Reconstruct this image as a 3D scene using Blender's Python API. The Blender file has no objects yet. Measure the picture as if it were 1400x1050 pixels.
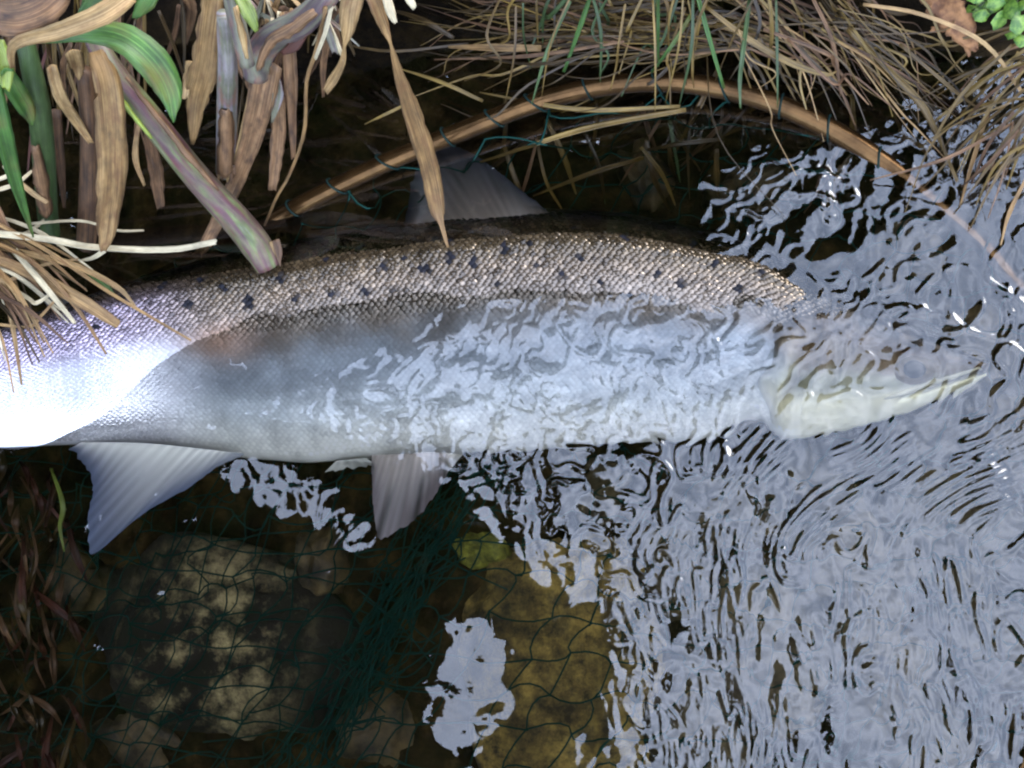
import bpy, math, random
import numpy as np
from mathutils import Vector, Matrix

random.seed(7)
rng = np.random.default_rng(11)
scene = bpy.context.scene
col = scene.collection
R = math.radians

# ------------------------------------------------------------------ camera
PX = 0.0005                                   # metres per photo pixel on the water, at the frame centre
HFOV = R(58)
DIST = 700 * PX / math.tan(HFOV / 2)
FPX = 700 / math.tan(HFOV / 2)
TX, TY = R(13), R(-10)                        # camera leans: stands right of / below the frame centre
view = Vector((math.sin(TX), math.sin(TY), math.sqrt(1 - math.sin(TX) ** 2 - math.sin(TY) ** 2)))
CAM = view * DIST
fwd = -view
up = (Vector((0, 1, 0)) - fwd * fwd.y).normalized()
right = fwd.cross(up).normalized()
cd = bpy.data.cameras.new('camera')
cam = bpy.data.objects.new('camera', cd)
col.objects.link(cam)
cam.matrix_world = Matrix((( right.x, up.x, view.x, CAM.x), (right.y, up.y, view.y, CAM.y),
                           (right.z, up.z, view.z, CAM.z), (0, 0, 0, 1)))
cd.angle = HFOV
cd.clip_start = 0.02
cd.clip_end = 2000
scene.camera = cam

# ------------------------------------------------------------------ sky, sun, exposure
SUN_EL, SUN_AZ = R(27), R(42)                # azimuth from +X, counter-clockwise
sun_vec = Vector((math.cos(SUN_EL) * math.cos(SUN_AZ), math.cos(SUN_EL) * math.sin(SUN_AZ), math.sin(SUN_EL)))
SKYOFF = 0.0
world = bpy.data.worlds.new('World')
scene.world = world
world.use_nodes = True
wn, wl = world.node_tree.nodes, world.node_tree.links
bg = wn['Background']
sky = wn.new('ShaderNodeTexSky')
sky.sky_type = 'NISHITA'
sky.sun_disc = False
sky.sun_elevation = SUN_EL
sky.sun_rotation = math.pi / 2 - SUN_AZ
sky.air_density = 1.0
sky.dust_density = 0.6
sky.ozone_density = 1.0
wtc = wn.new('ShaderNodeTexCoord')
wno = wn.new('ShaderNodeTexNoise')
wno.inputs['Scale'].default_value = 2.4
wno.inputs['Detail'].default_value = 5
wramp = wn.new('ShaderNodeMapRange')
wramp.inputs['From Min'].default_value = 0.40
wramp.inputs['From Max'].default_value = 0.62
wramp.inputs['To Min'].default_value = 0.30
wramp.inputs['To Max'].default_value = 0.95
wmix = wn.new('ShaderNodeMix')
wmix.data_type = 'RGBA'
wmix.inputs['B'].default_value = (5.0, 5.7, 7.4, 1)
wmap = wn.new('ShaderNodeMapping')
wmap.inputs['Location'].default_value = (SKYOFF, 0, 0)
wl.new(wtc.outputs['Generated'], wmap.inputs['Vector'])
wl.new(wmap.outputs['Vector'], wno.inputs['Vector'])
wl.new(wno.outputs['Fac'], wramp.inputs['Value'])
wl.new(wramp.outputs['Result'], wmix.inputs['Factor'])
wl.new(sky.outputs['Color'], wmix.inputs['A'])
wl.new(wmix.outputs['Result'], bg.inputs['Color'])
bg.inputs['Strength'].default_value = 0.13

sd = bpy.data.lights.new('sun', 'SUN')
sd.energy = 0.7
sd.angle = R(40)
sd.color = (1.0, 0.95, 0.88)
sun = bpy.data.objects.new('sun', sd)
col.objects.link(sun)
sun.rotation_euler = sun_vec.to_track_quat('Z', 'Y').to_euler()

scene.view_settings.view_transform = 'Standard'
scene.view_settings.look = 'None'
scene.view_settings.gamma = 1
scene.view_settings.use_curve_mapping = False
scene.view_settings.exposure = 2.72
scene.render.engine = 'CYCLES'
cy = scene.cycles
cy.use_denoising = True
cy.caustics_reflective = True
cy.caustics_refractive = True
cy.sample_clamp_indirect = 8
cy.max_bounces = 10
cy.transmission_bounces = 8
cy.glossy_bounces = 4
cy.diffuse_bounces = 3
cy.filter_width = 2.2

# ------------------------------------------------------------------ helpers: pixels to points
IOR = 1.33
CAMn, RTn, UPn, FWn = (np.array(v) for v in (CAM, right, up, fwd))

def rays(px, py):
    px, py = np.asarray(px, float), np.asarray(py, float)
    d = FWn + np.multiply.outer((px - 700) / FPX, RTn) + np.multiply.outer((525 - py) / FPX, UPn)
    return d / np.linalg.norm(d, axis=-1, keepdims=True)

def at(px, py, z):
    """World points at height z seen at photo pixel (px, py), bent by the flat water below z = 0."""
    px, py, z = np.broadcast_arrays(np.asarray(px, float), np.asarray(py, float), np.asarray(z, float))
    d = rays(px, py)
    zz = np.maximum(z, 0)
    p = CAMn + d * ((zz - CAMn[2]) / d[..., 2])[..., None]
    t = d.copy()
    t[..., :2] /= IOR
    t[..., 2] = -np.sqrt(1 - t[..., 0] ** 2 - t[..., 1] ** 2)
    zb = np.minimum(z, 0)
    return p + t * (zb / t[..., 2])[..., None]

def mirror(px, py, H):
    """World points at height H whose reflection in calm water is seen at (px, py)."""
    d = rays(px, py)
    p = CAMn + d * (-CAMn[2] / d[..., 2])[..., None]
    t = d * np.array([1, 1, -1])
    return p + t * (np.asarray(H) / t[..., 2])[..., None]

def pix(P):
    """Photo pixel of a world point above water."""
    v = np.asarray(P) - CAMn
    dz = v @ FWn
    return 700 + FPX * (v @ RTn) / dz, 525 - FPX * (v @ UPn) / dz

def catmull(P, n):
    P = np.asarray(P, float)
    if len(P) == 2:
        t = np.linspace(0, 1, n)[:, None]
        return P[0] * (1 - t) + P[1] * t
    Q = np.vstack([2 * P[0] - P[1], P, 2 * P[-1] - P[-2]])
    m = len(P) - 1
    out = []
    for s in np.linspace(0, m, n):
        i = min(int(s), m - 1)
        t = s - i
        a, b, c, d = Q[i], Q[i + 1], Q[i + 2], Q[i + 3]
        out.append(0.5 * (2 * b + (c - a) * t + (2 * a - 5 * b + 4 * c - d) * t * t + (3 * b - a - 3 * c + d) * t ** 3))
    return np.array(out)

def inpoly(x, y, poly):
    x, y = np.asarray(x), np.asarray(y)
    inside = np.zeros(x.shape, bool)
    n = len(poly)
    for i in range(n):
        x0, y0 = poly[i]
        x1, y1 = poly[(i + 1) % n]
        c = ((y0 > y) != (y1 > y)) & (x < (x1 - x0) * (y - y0) / (y1 - y0 + 1e-12) + x0)
        inside ^= c
    return inside

def smooth(a, b, x):
    t = np.clip((np.asarray(x, float) - a) / (b - a), 0, 1)
    return t * t * (3 - 2 * t)

class VNoise:
    """Smooth value noise on a lattice."""
    def __init__(s, seed): s.g = np.random.default_rng(seed).random((64, 64))
    def __call__(s, x, y):
        x, y = np.asarray(x, float), np.asarray(y, float)
        i, j = np.floor(x).astype(int), np.floor(y).astype(int)
        u, v = x - i, y - j
        u, v = u * u * (3 - 2 * u), v * v * (3 - 2 * v)
        g = lambda a, b: s.g[a % 64, b % 64]
        return (g(i, j) * (1 - u) + g(i + 1, j) * u) * (1 - v) + (g(i, j + 1) * (1 - u) + g(i + 1, j + 1) * u) * v - 0.5

def fbm(n, x, y, o=4):
    r = 0
    for k in range(o):
        r = r + n(x * 2 ** k + 7.3 * k, y * 2 ** k + 3.1 * k) * 0.5 ** k
    return r

# ------------------------------------------------------------------ helpers: objects
def tag(o, label=None, cat=None, group=None, kind=None):
    for k, v in (('label', label), ('category', cat), ('group', group), ('kind', kind)):
        if v: o[k] = v
    return o

def empty(name, loc, label, cat, group=None):
    e = bpy.data.objects.new(name, None)
    e.empty_display_size = 0.03
    col.objects.link(e)
    e.location = loc
    return tag(e, label, cat, group)

def mesh_obj(name, V, F, mat, parent=None, smooth_shade=True, uv=None, colr=None, attrs=None, base=None):
    """One mesh object from arrays. V is in world space; under a parent it is stored about the parent's root."""
    V = np.asarray(V, float).reshape(-1, 3)
    if base is None and parent is not None:
        base = np.array(parent.matrix_world.translation) if parent.parent is None and parent.type != 'EMPTY' else None
    off = np.zeros(3)
    p = parent
    while p is not None:
        off += np.array(p.location)
        p = p.parent
    V = V - off
    me = bpy.data.meshes.new(name)
    me.from_pydata(V.tolist(), [], F if isinstance(F, list) else np.asarray(F).tolist())
    if smooth_shade:
        me.polygons.foreach_set('use_smooth', np.ones(len(me.polygons), bool))
    if uv is not None:
        lay = me.uv_layers.new(name='UVMap')
        li = np.zeros(len(me.loops), int)
        me.loops.foreach_get('vertex_index', li)
        lay.data.foreach_set('uv', np.asarray(uv, float)[li].ravel())
    if colr is not None:
        ca = me.color_attributes.new('tint', 'FLOAT_COLOR', 'POINT')
        c = np.ones((len(V), 4)); c[:, :3] = colr
        ca.data.foreach_set('color', c.ravel())
    for k, v in (attrs or {}).items():
        a = me.attributes.new(k, 'FLOAT', 'POINT')
        a.data.foreach_set('value', np.asarray(v, float))
    me.materials.append(mat)
    me.update()
    o = bpy.data.objects.new(name, me)
    col.objects.link(o)
    o.parent = parent
    return o

def grid_faces(nu, nv, closed=False, off=0):
    F = []
    for i in range(nu - 1):
        for j in range(nv if closed else nv - 1):
            k = (j + 1) % nv
            F.append((off + i * nv + j, off + i * nv + k, off + (i + 1) * nv + k, off + (i + 1) * nv + j))
    return F

def frames(P):
    T = np.gradient(P, axis=0)
    T /= np.linalg.norm(T, axis=1, keepdims=True) + 1e-12
    return T

def ribbon_geo(pts, widths, n=14, curl=0.18, thick=0.0007, roll=0.0, ragged=0.0, twist=0.0, seed=0, flat=False):
    """A leaf blade through (px, py, z) points; closed thin section, creased along the midrib."""
    r = np.random.default_rng(seed)
    pts = np.asarray(pts, float)
    P = catmull(at(pts[:, 0], pts[:, 1], pts[:, 2]), n)
    s = np.linspace(0, 1, n)
    w = np.interp(s, np.linspace(0, 1, len(widths)), widths)
    depth = (CAMn - P) @ (-FWn)
    hw = 0.5 * w * depth / FPX
    T = frames(P)
    vd = CAMn - P
    vd /= np.linalg.norm(vd, axis=1, keepdims=True)
    if flat: vd = np.tile([0, 0, 1.0], (n, 1))
    L = np.cross(T, vd)
    L /= np.linalg.norm(L, axis=1, keepdims=True) + 1e-12
    N = np.cross(L, T)
    a = roll + twist * s
    L, N = L * np.cos(a)[:, None] + N * np.sin(a)[:, None], N * np.cos(a)[:, None] - L * np.sin(a)[:, None]
    us = np.array([-1, -0.5, 0, 0.5, 1])
    prof = np.array([0.9, 0.2, -0.55, 0.2, 0.9]) * curl
    rag = 1 - ragged * r.random((n, 2)) * (r.random((n, 2)) > 0.45) - 0.07 * r.random((n, 2))
    wob_ = np.interp(s, np.linspace(0, 1, 7), r.normal(0, 0.16, 7))
    V, U = [], []
    ln = np.concatenate([[0], np.cumsum(np.linalg.norm(np.diff(P, axis=0), axis=1))])
    for i in range(n):
        for j, u in enumerate(us):
            q = u * (rag[i, 0] if u < 0 else rag[i, 1])
            V.append(P[i] + L[i] * hw[i] * q + N[i] * hw[i] * (prof[j] + wob_[i] * u))
            U.append((q * hw[i] + seed * 0.137 % 3, ln[i]))
        for j in (3, 2, 1):
            u = us[j] * (rag[i, 0] if us[j] < 0 else rag[i, 1])
            V.append(P[i] + L[i] * hw[i] * u + N[i] * (hw[i] * (prof[j] + wob_[i] * us[j]) - thick))
            U.append((u * hw[i] + seed * 0.137 % 3, ln[i]))
    V = np.array(V).reshape(n, 8, 3)
    tear = r.random(5)
    tear = np.concatenate([tear, tear[[3, 2, 1]]])
    for d_, f_ in ((1, 1.5), (2, 0.7)):
        if n > d_ + 4: V[n - d_] -= T[n - d_] * (tear * f_ * min(hw[n - d_], 0.006))[:, None]
    V = V.reshape(-1, 3)
    F = grid_faces(n, 8, True)
    F.append(tuple(range(7, -1, -1)))
    F.append(tuple(range((n - 1) * 8, n * 8)))
    return V, F, np.array(U)

def leaf(name, pts, widths, mat, parent, label=None, **kw):
    V, F, U = ribbon_geo(pts, widths, **kw)
    o = mesh_obj(name, V, F, mat, parent, uv=U)
    if label: o['label'] = label
    return o

def tube_world(P, rad, k=8, seed=0):
    P = np.asarray(P, float)
    n = len(P)
    T = frames(P)
    ref = np.array([0, 0, 1.0])
    V, U = [], []
    ln = np.concatenate([[0], np.cumsum(np.linalg.norm(np.diff(P, axis=0), axis=1))])
    rad = np.broadcast_to(rad, (n,))
    for i in range(n):
        rf = ref if abs(T[i] @ ref) < 0.95 else np.array([1.0, 0, 0])
        L = np.cross(T[i], rf); L /= np.linalg.norm(L)
        N = np.cross(L, T[i])
        for j in range(k):
            a = 2 * math.pi * j / k
            V.append(P[i] + rad[i] * (L * math.cos(a) + N * math.sin(a)))
            U.append((abs(a - math.pi) * rad[i] + seed * 0.137 % 3, ln[i]))
    F = grid_faces(n, k, True)
    F.append(tuple(range(k - 1, -1, -1)))
    F.append(tuple(range((n - 1) * k, n * k)))
    return np.array(V), F, np.array(U)

def stem(name, pts, widths, mat, parent, n=18, k=10, label=None, seed=0, hollow=False):
    pts = np.asarray(pts, float)
    P = catmull(at(pts[:, 0], pts[:, 1], pts[:, 2]), n)
    w = np.interp(np.linspace(0, 1, n), np.linspace(0, 1, len(widths)), widths)
    r = 0.5 * w * ((CAMn - P) @ (-FWn)) / FPX
    V, F, U = tube_world(P, r, k, seed)
    if hollow:                                   # cut end: a recessed cup instead of a cap
        F = F[:-1]
        b = (n - 1) * k
        t = frames(P)[-1]
        ring = V[b:b + k]
        c = ring.mean(0)
        V = np.vstack([V, c + (ring - c) * 0.72, c + (ring - c) * 0.6 - t * r[-1] * 1.6])
        U = np.vstack([U, U[b:b + k], U[b:b + k]])
        m = n * k
        for j in range(k):
            q = (j + 1) % k
            F += [(b + j, b + q, m + q, m + j), (m + j, m + q, m + k + q, m + k + j)]
        F.append(tuple(range(m + k, m + 2 * k)))
    o = mesh_obj(name, V, F, mat, parent, uv=U)
    if label: o['label'] = label
    return o

# ------------------------------------------------------------------ materials
def new_mat(name):
    m = bpy.data.materials.new(name)
    m.use_nodes = True
    return m, m.node_tree.nodes, m.node_tree.links, m.node_tree.nodes['Principled BSDF']

def blade_mat(name, stops, rough=0.6, streak=1900, along=16, blot=None, blot_scale=60, spec=0.4, sss=0.0, transl=0.0):
    """Leaf or stem: fibres along the blade from the UVs (metres), blotches on top."""
    m, N, L, b = new_mat(name)
    uv = N.new('ShaderNodeUVMap')
    mp = N.new('ShaderNodeMapping')
    mp.inputs['Scale'].default_value = (streak, along, 1)
    n1 = N.new('ShaderNodeTexNoise'); n1.inputs['Scale'].default_value = 1.0; n1.inputs['Detail'].default_value = 4
    L.new(uv.outputs[0], mp.inputs[0]); L.new(mp.outputs[0], n1.inputs['Vector'])
    oi = N.new('ShaderNodeObjectInfo')
    ad = N.new('ShaderNodeMath'); ad.operation = 'MULTIPLY_ADD'
    ad.inputs[1].default_value = 0.28; ad.inputs[2].default_value = -0.14
    L.new(oi.outputs['Random'], ad.inputs[0])
    a2 = N.new('ShaderNodeMath'); a2.operation = 'ADD'
    L.new(n1.outputs['Fac'], a2.inputs[0]); L.new(ad.outputs[0], a2.inputs[1])
    cr = N.new('ShaderNodeValToRGB')
    e = cr.color_ramp.elements
    while len(e) < len(stops): e.new(0.5)
    for k, (p, c) in enumerate(stops):
        e[k].position = p; e[k].color = (*c, 1)
    L.new(a2.outputs[0], cr.inputs[0])
    out = cr.outputs[0]
    n0 = N.new('ShaderNodeTexNoise'); n0.inputs['Scale'].default_value = 1; n0.inputs['Detail'].default_value = 5; n0.inputs['Roughness'].default_value = 0.65
    mp0 = N.new('ShaderNodeMapping'); mp0.inputs['Scale'].default_value = (150, 45, 1)
    L.new(uv.outputs[0], mp0.inputs[0]); L.new(mp0.outputs[0], n0.inputs['Vector'])
    v0 = N.new('ShaderNodeMapRange'); v0.inputs['From Min'].default_value = 0.3; v0.inputs['From Max'].default_value = 0.7
    v0.inputs['To Min'].default_value = 0.45; v0.inputs['To Max'].default_value = 1.3
    L.new(n0.outputs['Fac'], v0.inputs['Value'])
    hs = N.new('ShaderNodeHueSaturation'); L.new(v0.outputs[0], hs.inputs['Value']); L.new(out, hs.inputs['Color'])
    out = hs.outputs[0]
    if blot:
        n2 = N.new('ShaderNodeTexNoise'); n2.inputs['Scale'].default_value = 1; n2.inputs['Detail'].default_value = 3
        mp2 = N.new('ShaderNodeMapping'); mp2.inputs['Scale'].default_value = (blot_scale * 3, blot_scale, 1)
        L.new(uv.outputs[0], mp2.inputs[0]); L.new(mp2.outputs[0], n2.inputs['Vector'])
        mr = N.new('ShaderNodeMapRange'); mr.inputs['From Min'].default_value = 0.52; mr.inputs['From Max'].default_value = 0.78
        L.new(n2.outputs['Fac'], mr.inputs['Value'])
        mx = N.new('ShaderNodeMix'); mx.data_type = 'RGBA'; mx.inputs['B'].default_value = (*blot, 1)
        L.new(mr.outputs[0], mx.inputs['Factor']); L.new(out, mx.inputs['A'])
        out = mx.outputs['Result']
    L.new(out, b.inputs['Base Color'])
    b.inputs['Roughness'].default_value = rough
    b.inputs['Specular IOR Level'].default_value = spec
    bp = N.new('ShaderNodeBump'); bp.inputs['Strength'].default_value = 0.5; bp.inputs['Distance'].default_value = 0.0006
    L.new(n1.outputs['Fac'], bp.inputs['Height']); L.new(bp.outputs[0], b.inputs['Normal'])
    return m

M = {}
M['straw'] = blade_mat('dry_straw', [(0.25, (0.10, 0.047, 0.013)), (0.5, (0.23, 0.135, 0.049)), (0.75, (0.40, 0.265, 0.115))], blot=(0.11, 0.05, 0.018))
M['pale'] = blade_mat('bleached_straw', [(0.25, (0.26, 0.20, 0.11)), (0.7, (0.50, 0.43, 0.28))])
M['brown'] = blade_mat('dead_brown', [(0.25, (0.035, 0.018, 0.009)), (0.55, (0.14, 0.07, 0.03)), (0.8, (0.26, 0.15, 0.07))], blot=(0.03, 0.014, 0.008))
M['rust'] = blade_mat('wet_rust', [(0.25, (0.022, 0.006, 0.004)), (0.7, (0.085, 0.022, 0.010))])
M['green'] = blade_mat('fresh_green', [(0.25, (0.018, 0.05, 0.008)), (0.55, (0.045, 0.11, 0.018)), (0.8, (0.10, 0.19, 0.04))], rough=0.48, streak=1100, along=5, spec=0.35, blot=(0.10, 0.07, 0.02), blot_scale=25)
M['yellowgreen'] = blade_mat('yellow_green', [(0.25, (0.09, 0.12, 0.02)), (0.7, (0.24, 0.3, 0.05))], rough=0.4)
M['stalk'] = blade_mat('red_green_stalk', [(0.34, (0.085, 0.035, 0.04)), (0.47, (0.11, 0.085, 0.05)), (0.56, (0.10, 0.125, 0.035)), (0.75, (0.19, 0.165, 0.17))], rough=0.5, streak=230, along=26, blot=(0.10, 0.022, 0.026), blot_scale=45, spec=0.5)
M['mauve'] = blade_mat('mauve_sheath', [(0.3, (0.07, 0.045, 0.05)), (0.5, (0.13, 0.13, 0.08)), (0.75, (0.25, 0.21, 0.24))], rough=0.55, streak=260, along=20, blot=(0.16, 0.06, 0.04))
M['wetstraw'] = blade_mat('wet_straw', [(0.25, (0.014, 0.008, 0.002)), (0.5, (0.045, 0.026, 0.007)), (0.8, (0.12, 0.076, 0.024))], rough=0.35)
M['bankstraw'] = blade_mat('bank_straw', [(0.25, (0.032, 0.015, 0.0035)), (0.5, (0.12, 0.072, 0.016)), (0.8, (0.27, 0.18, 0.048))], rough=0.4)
M['darkgreen'] = blade_mat('grass_green', [(0.25, (0.018, 0.035, 0.010)), (0.7, (0.06, 0.10, 0.03))], rough=0.4)

def plain(name, c, rough=0.5, metal=0.0, spec=0.5, noise=None, bump=0.0, c2=None, nscale=30, det=5, lo=0.4, hi=0.62):
    m, N, L, b = new_mat(name)
    b.inputs['Base Color'].default_value = (*c, 1)
    b.inputs['Roughness'].default_value = rough
    b.inputs['Metallic'].default_value = metal
    b.inputs['Specular IOR Level'].default_value = spec
    if c2 or bump:
        tc = N.new('ShaderNodeTexCoord')
        n1 = N.new('ShaderNodeTexNoise'); n1.inputs['Scale'].default_value = nscale; n1.inputs['Detail'].default_value = det
        n1.inputs['Roughness'].default_value = 0.62
        L.new(tc.outputs['Object'], n1.inputs['Vector'])
        if c2:
            mr = N.new('ShaderNodeMapRange'); mr.inputs['From Min'].default_value = lo; mr.inputs['From Max'].default_value = hi
            mx = N.new('ShaderNodeMix'); mx.data_type = 'RGBA'
            mx.inputs['A'].default_value = (*c, 1); mx.inputs['B'].default_value = (*c2, 1)
            L.new(n1.outputs['Fac'], mr.inputs['Value']); L.new(mr.outputs[0], mx.inputs['Factor'])
            L.new(mx.outputs['Result'], b.inputs['Base Color'])
        if bump:
            bp = N.new('ShaderNodeBump'); bp.inputs['Strength'].default_value = 0.9; bp.inputs['Distance'].default_value = bump
            L.new(n1.outputs['Fac'], bp.inputs['Height']); L.new(bp.outputs[0], b.inputs['Normal'])
    return m

# ground: algae-brown bed, dark soil above the water, turf on top
def ground_mat():
    m, N, L, b = new_mat('stream_ground')
    tc = N.new('ShaderNodeTexCoord'); sep = N.new('ShaderNodeSeparateXYZ')
    L.new(tc.outputs['Object'], sep.inputs[0])
    n1 = N.new('ShaderNodeTexNoise'); n1.inputs['Scale'].default_value = 26; n1.inputs['Detail'].default_value = 7; n1.inputs['Roughness'].default_value = 0.68
    n2 = N.new('ShaderNodeTexNoise'); n2.inputs['Scale'].default_value = 5; n2.inputs['Detail'].default_value = 3
    L.new(tc.outputs['Object'], n1.inputs['Vector']); L.new(tc.outputs['Object'], n2.inputs['Vector'])
    c1 = N.new('ShaderNodeValToRGB'); e = c1.color_ramp.elements
    e[0].position = 0.36; e[0].color = (0.007, 0.005, 0.002, 1)
    e[1].position = 0.7; e[1].color = (0.085, 0.055, 0.018, 1)
    k = e.new(0.52); k.color = (0.024, 0.016, 0.006, 1)
    L.new(n1.outputs['Fac'], c1.inputs[0])
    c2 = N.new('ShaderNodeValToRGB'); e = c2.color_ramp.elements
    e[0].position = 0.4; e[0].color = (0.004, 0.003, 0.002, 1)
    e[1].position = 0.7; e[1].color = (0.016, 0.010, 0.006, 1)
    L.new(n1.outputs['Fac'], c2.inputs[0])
    c3 = N.new('ShaderNodeValToRGB'); e = c3.color_ramp.elements
    e[0].position = 0.35; e[0].color = (0.03, 0.045, 0.012, 1)
    e[1].position = 0.7; e[1].color = (0.12, 0.12, 0.04, 1)
    L.new(n1.outputs['Fac'], c3.inputs[0])
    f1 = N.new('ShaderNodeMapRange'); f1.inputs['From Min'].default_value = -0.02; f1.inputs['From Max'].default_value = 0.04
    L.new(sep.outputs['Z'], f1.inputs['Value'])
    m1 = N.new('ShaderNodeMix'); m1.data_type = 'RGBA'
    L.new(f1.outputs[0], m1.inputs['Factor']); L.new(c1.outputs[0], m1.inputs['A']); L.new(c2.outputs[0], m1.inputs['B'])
    f2 = N.new('ShaderNodeMapRange'); f2.inputs['From Min'].default_value = 0.2; f2.inputs['From Max'].default_value = 0.32
    L.new(sep.outputs['Z'], f2.inputs['Value'])
    m2 = N.new('ShaderNodeMix'); m2.data_type = 'RGBA'
    L.new(f2.outputs[0], m2.inputs['Factor']); L.new(m1.outputs['Result'], m2.inputs['A']); L.new(c3.outputs[0], m2.inputs['B'])
    L.new(m2.outputs['Result'], b.inputs['Base Color'])
    b.inputs['Roughness'].default_value = 0.9
    b.inputs['Specular IOR Level'].default_value = 0.08
    bp = N.new('ShaderNodeBump'); bp.inputs['Strength'].default_value = 1; bp.inputs['Distance'].default_value = 0.006
    L.new(n1.outputs['Fac'], bp.inputs['Height']); L.new(bp.outputs[0], b.inputs['Normal'])
    return m
M['ground'] = ground_mat()

def water_mat():
    m, N, L, b = new_mat('stream_water')
    N.remove(b)
    out = N['Material Output']
    rf = N.new('ShaderNodeBsdfRefraction'); rf.inputs['IOR'].default_value = IOR; rf.inputs['Roughness'].default_value = 0.0
    rf.inputs['Color'].default_value = (0.97, 0.95, 0.90, 1)
    gl = N.new('ShaderNodeBsdfGlossy'); gl.inputs['Roughness'].default_value = 0.0
    gl.inputs['Color'].default_value = (1, 1, 1, 1)
    fr = N.new('ShaderNodeFresnel'); fr.inputs['IOR'].default_value = 1.76
    mx = N.new('ShaderNodeMixShader')
    L.new(fr.outputs[0], mx.inputs[0]); L.new(rf.outputs[0], mx.inputs[1]); L.new(gl.outputs[0], mx.inputs[2])
    L.new(mx.outputs[0], out.inputs['Surface'])
    return m
M['water'] = water_mat()

def tint_mat(name, rough=0.35, metal=0.0, spec=0.5, attrs=(), bump=None, coat=0.0):
    m, N, L, b = new_mat(name)
    at_ = N.new('ShaderNodeVertexColor'); at_.layer_name = 'tint'
    L.new(at_.outputs[0], b.inputs['Base Color'])
    b.inputs['Roughness'].default_value = rough
    b.inputs['Metallic'].default_value = metal
    b.inputs['Specular IOR Level'].default_value = spec
    b.inputs['Coat Weight'].default_value = coat
    b.inputs['Coat Roughness'].default_value = 0.12
    if 'gloss' in attrs:                         # 1 = wet mirror plate, 0 = dull
        a = N.new('ShaderNodeAttribute'); a.attribute_name = 'gloss'
        q = N.new('ShaderNodeMapRange'); q.inputs['To Min'].default_value = 0.45; q.inputs['To Max'].default_value = rough
        L.new(a.outputs['Fac'], q.inputs['Value']); L.new(q.outputs[0], b.inputs['Roughness'])
        q = N.new('ShaderNodeMapRange'); q.inputs['To Min'].default_value = 0.12; q.inputs['To Max'].default_value = spec
        L.new(a.outputs['Fac'], q.inputs['Value']); L.new(q.outputs[0], b.inputs['Specular IOR Level'])
    if 'metal' in attrs:
        a = N.new('ShaderNodeAttribute'); a.attribute_name = 'metal'
        L.new(a.outputs['Fac'], b.inputs['Metallic'])
    if bump:
        tc = N.new('ShaderNodeTexCoord')
        n1 = N.new('ShaderNodeTexNoise'); n1.inputs['Scale'].default_value = bump[0]; n1.inputs['Detail'].default_value = 3
        L.new(tc.outputs['Object'], n1.inputs['Vector'])
        bp = N.new('ShaderNodeBump'); bp.inputs['Strength'].default_value = 0.5; bp.inputs['Distance'].default_value = bump[1]
        L.new(n1.outputs['Fac'], bp.inputs['Height']); L.new(bp.outputs[0], b.inputs['Normal'])
    return m
M['skin'] = tint_mat('salmon_skin', 0.34, attrs=('metal',), bump=(220, 0.0006))
M['scale'] = tint_mat('salmon_scale', 0.10, spec=1.0, attrs=('metal', 'gloss'))
M['fin'] = tint_mat('salmon_fin', 0.42, spec=0.4)
M['rim'] = plain('bronze_tube', (0.11, 0.058, 0.021), rough=0.24, metal=0.85, c2=(0.06, 0.031, 0.011), nscale=60, bump=0.0002)
M['cord'] = plain('green_netting_cord', (0.005, 0.034, 0.026), rough=0.7, spec=0.1)
M['darkcord'] = plain('dark_lashing_cord', (0.004, 0.018, 0.016), rough=0.7, spec=0.15)
M['rubber'] = plain('black_rubber', (0.02, 0.02, 0.02), rough=0.5)
M['rock'] = plain('algae_rock', (0.03, 0.02, 0.006), rough=0.75, c2=(0.15, 0.11, 0.045), nscale=26, det=14, bump=0.004, lo=0.40, hi=0.66)
def crust_rock(name, dark, pale, lo, hi, edge):
    """Dark rock with a pale crust that breaks up into flakes."""
    m, N, L, b = new_mat(name)
    tc = N.new('ShaderNodeTexCoord')
    def noise(sc, det, ro):
        n = N.new('ShaderNodeTexNoise'); n.inputs['Scale'].default_value = sc; n.inputs['Detail'].default_value = det; n.inputs['Roughness'].default_value = ro
        L.new(tc.outputs['Object'], n.inputs['Vector']); return n
    def rng_(src, lo, hi):
        q = N.new('ShaderNodeMapRange'); q.inputs['From Min'].default_value = lo; q.inputs['From Max'].default_value = hi
        L.new(src, q.inputs['Value']); return q.outputs[0]
    n1, n2, n3 = noise(17, 6, 0.7), noise(75, 8, 0.75), noise(9, 2, 0.5)
    ln = N.new('ShaderNodeVectorMath'); ln.operation = 'LENGTH'; L.new(tc.outputs['Object'], ln.inputs[0])
    core = rng_(ln.outputs['Value'], edge, edge * 0.48)
    p = N.new('ShaderNodeMath'); p.operation = 'MULTIPLY'; L.new(rng_(n1.outputs['Fac'], lo, hi), p.inputs[0]); L.new(rng_(n2.outputs['Fac'], 0.36, 0.60), p.inputs[1])
    q = N.new('ShaderNodeMath'); q.operation = 'MULTIPLY'; L.new(p.outputs[0], q.inputs[0]); L.new(core, q.inputs[1])
    mx = N.new('ShaderNodeMix'); mx.data_type = 'RGBA'; mx.inputs['A'].default_value = (*dark, 1); mx.inputs['B'].default_value = (*pale, 1)
    L.new(q.outputs[0], mx.inputs['Factor']); L.new(mx.outputs['Result'], b.inputs['Base Color'])
    b.inputs['Roughness'].default_value = 0.8
    bp = N.new('ShaderNodeBump'); bp.inputs['Strength'].default_value = 1; bp.inputs['Distance'].default_value = 0.006
    L.new(n2.outputs['Fac'], bp.inputs['Height']); L.new(bp.outputs[0], b.inputs['Normal'])
    return m
M['palerock'] = crust_rock('pale_crusted_rock', (0.014, 0.010, 0.004), (0.66, 0.52, 0.25), 0.46, 0.60, 0.105)
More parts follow.
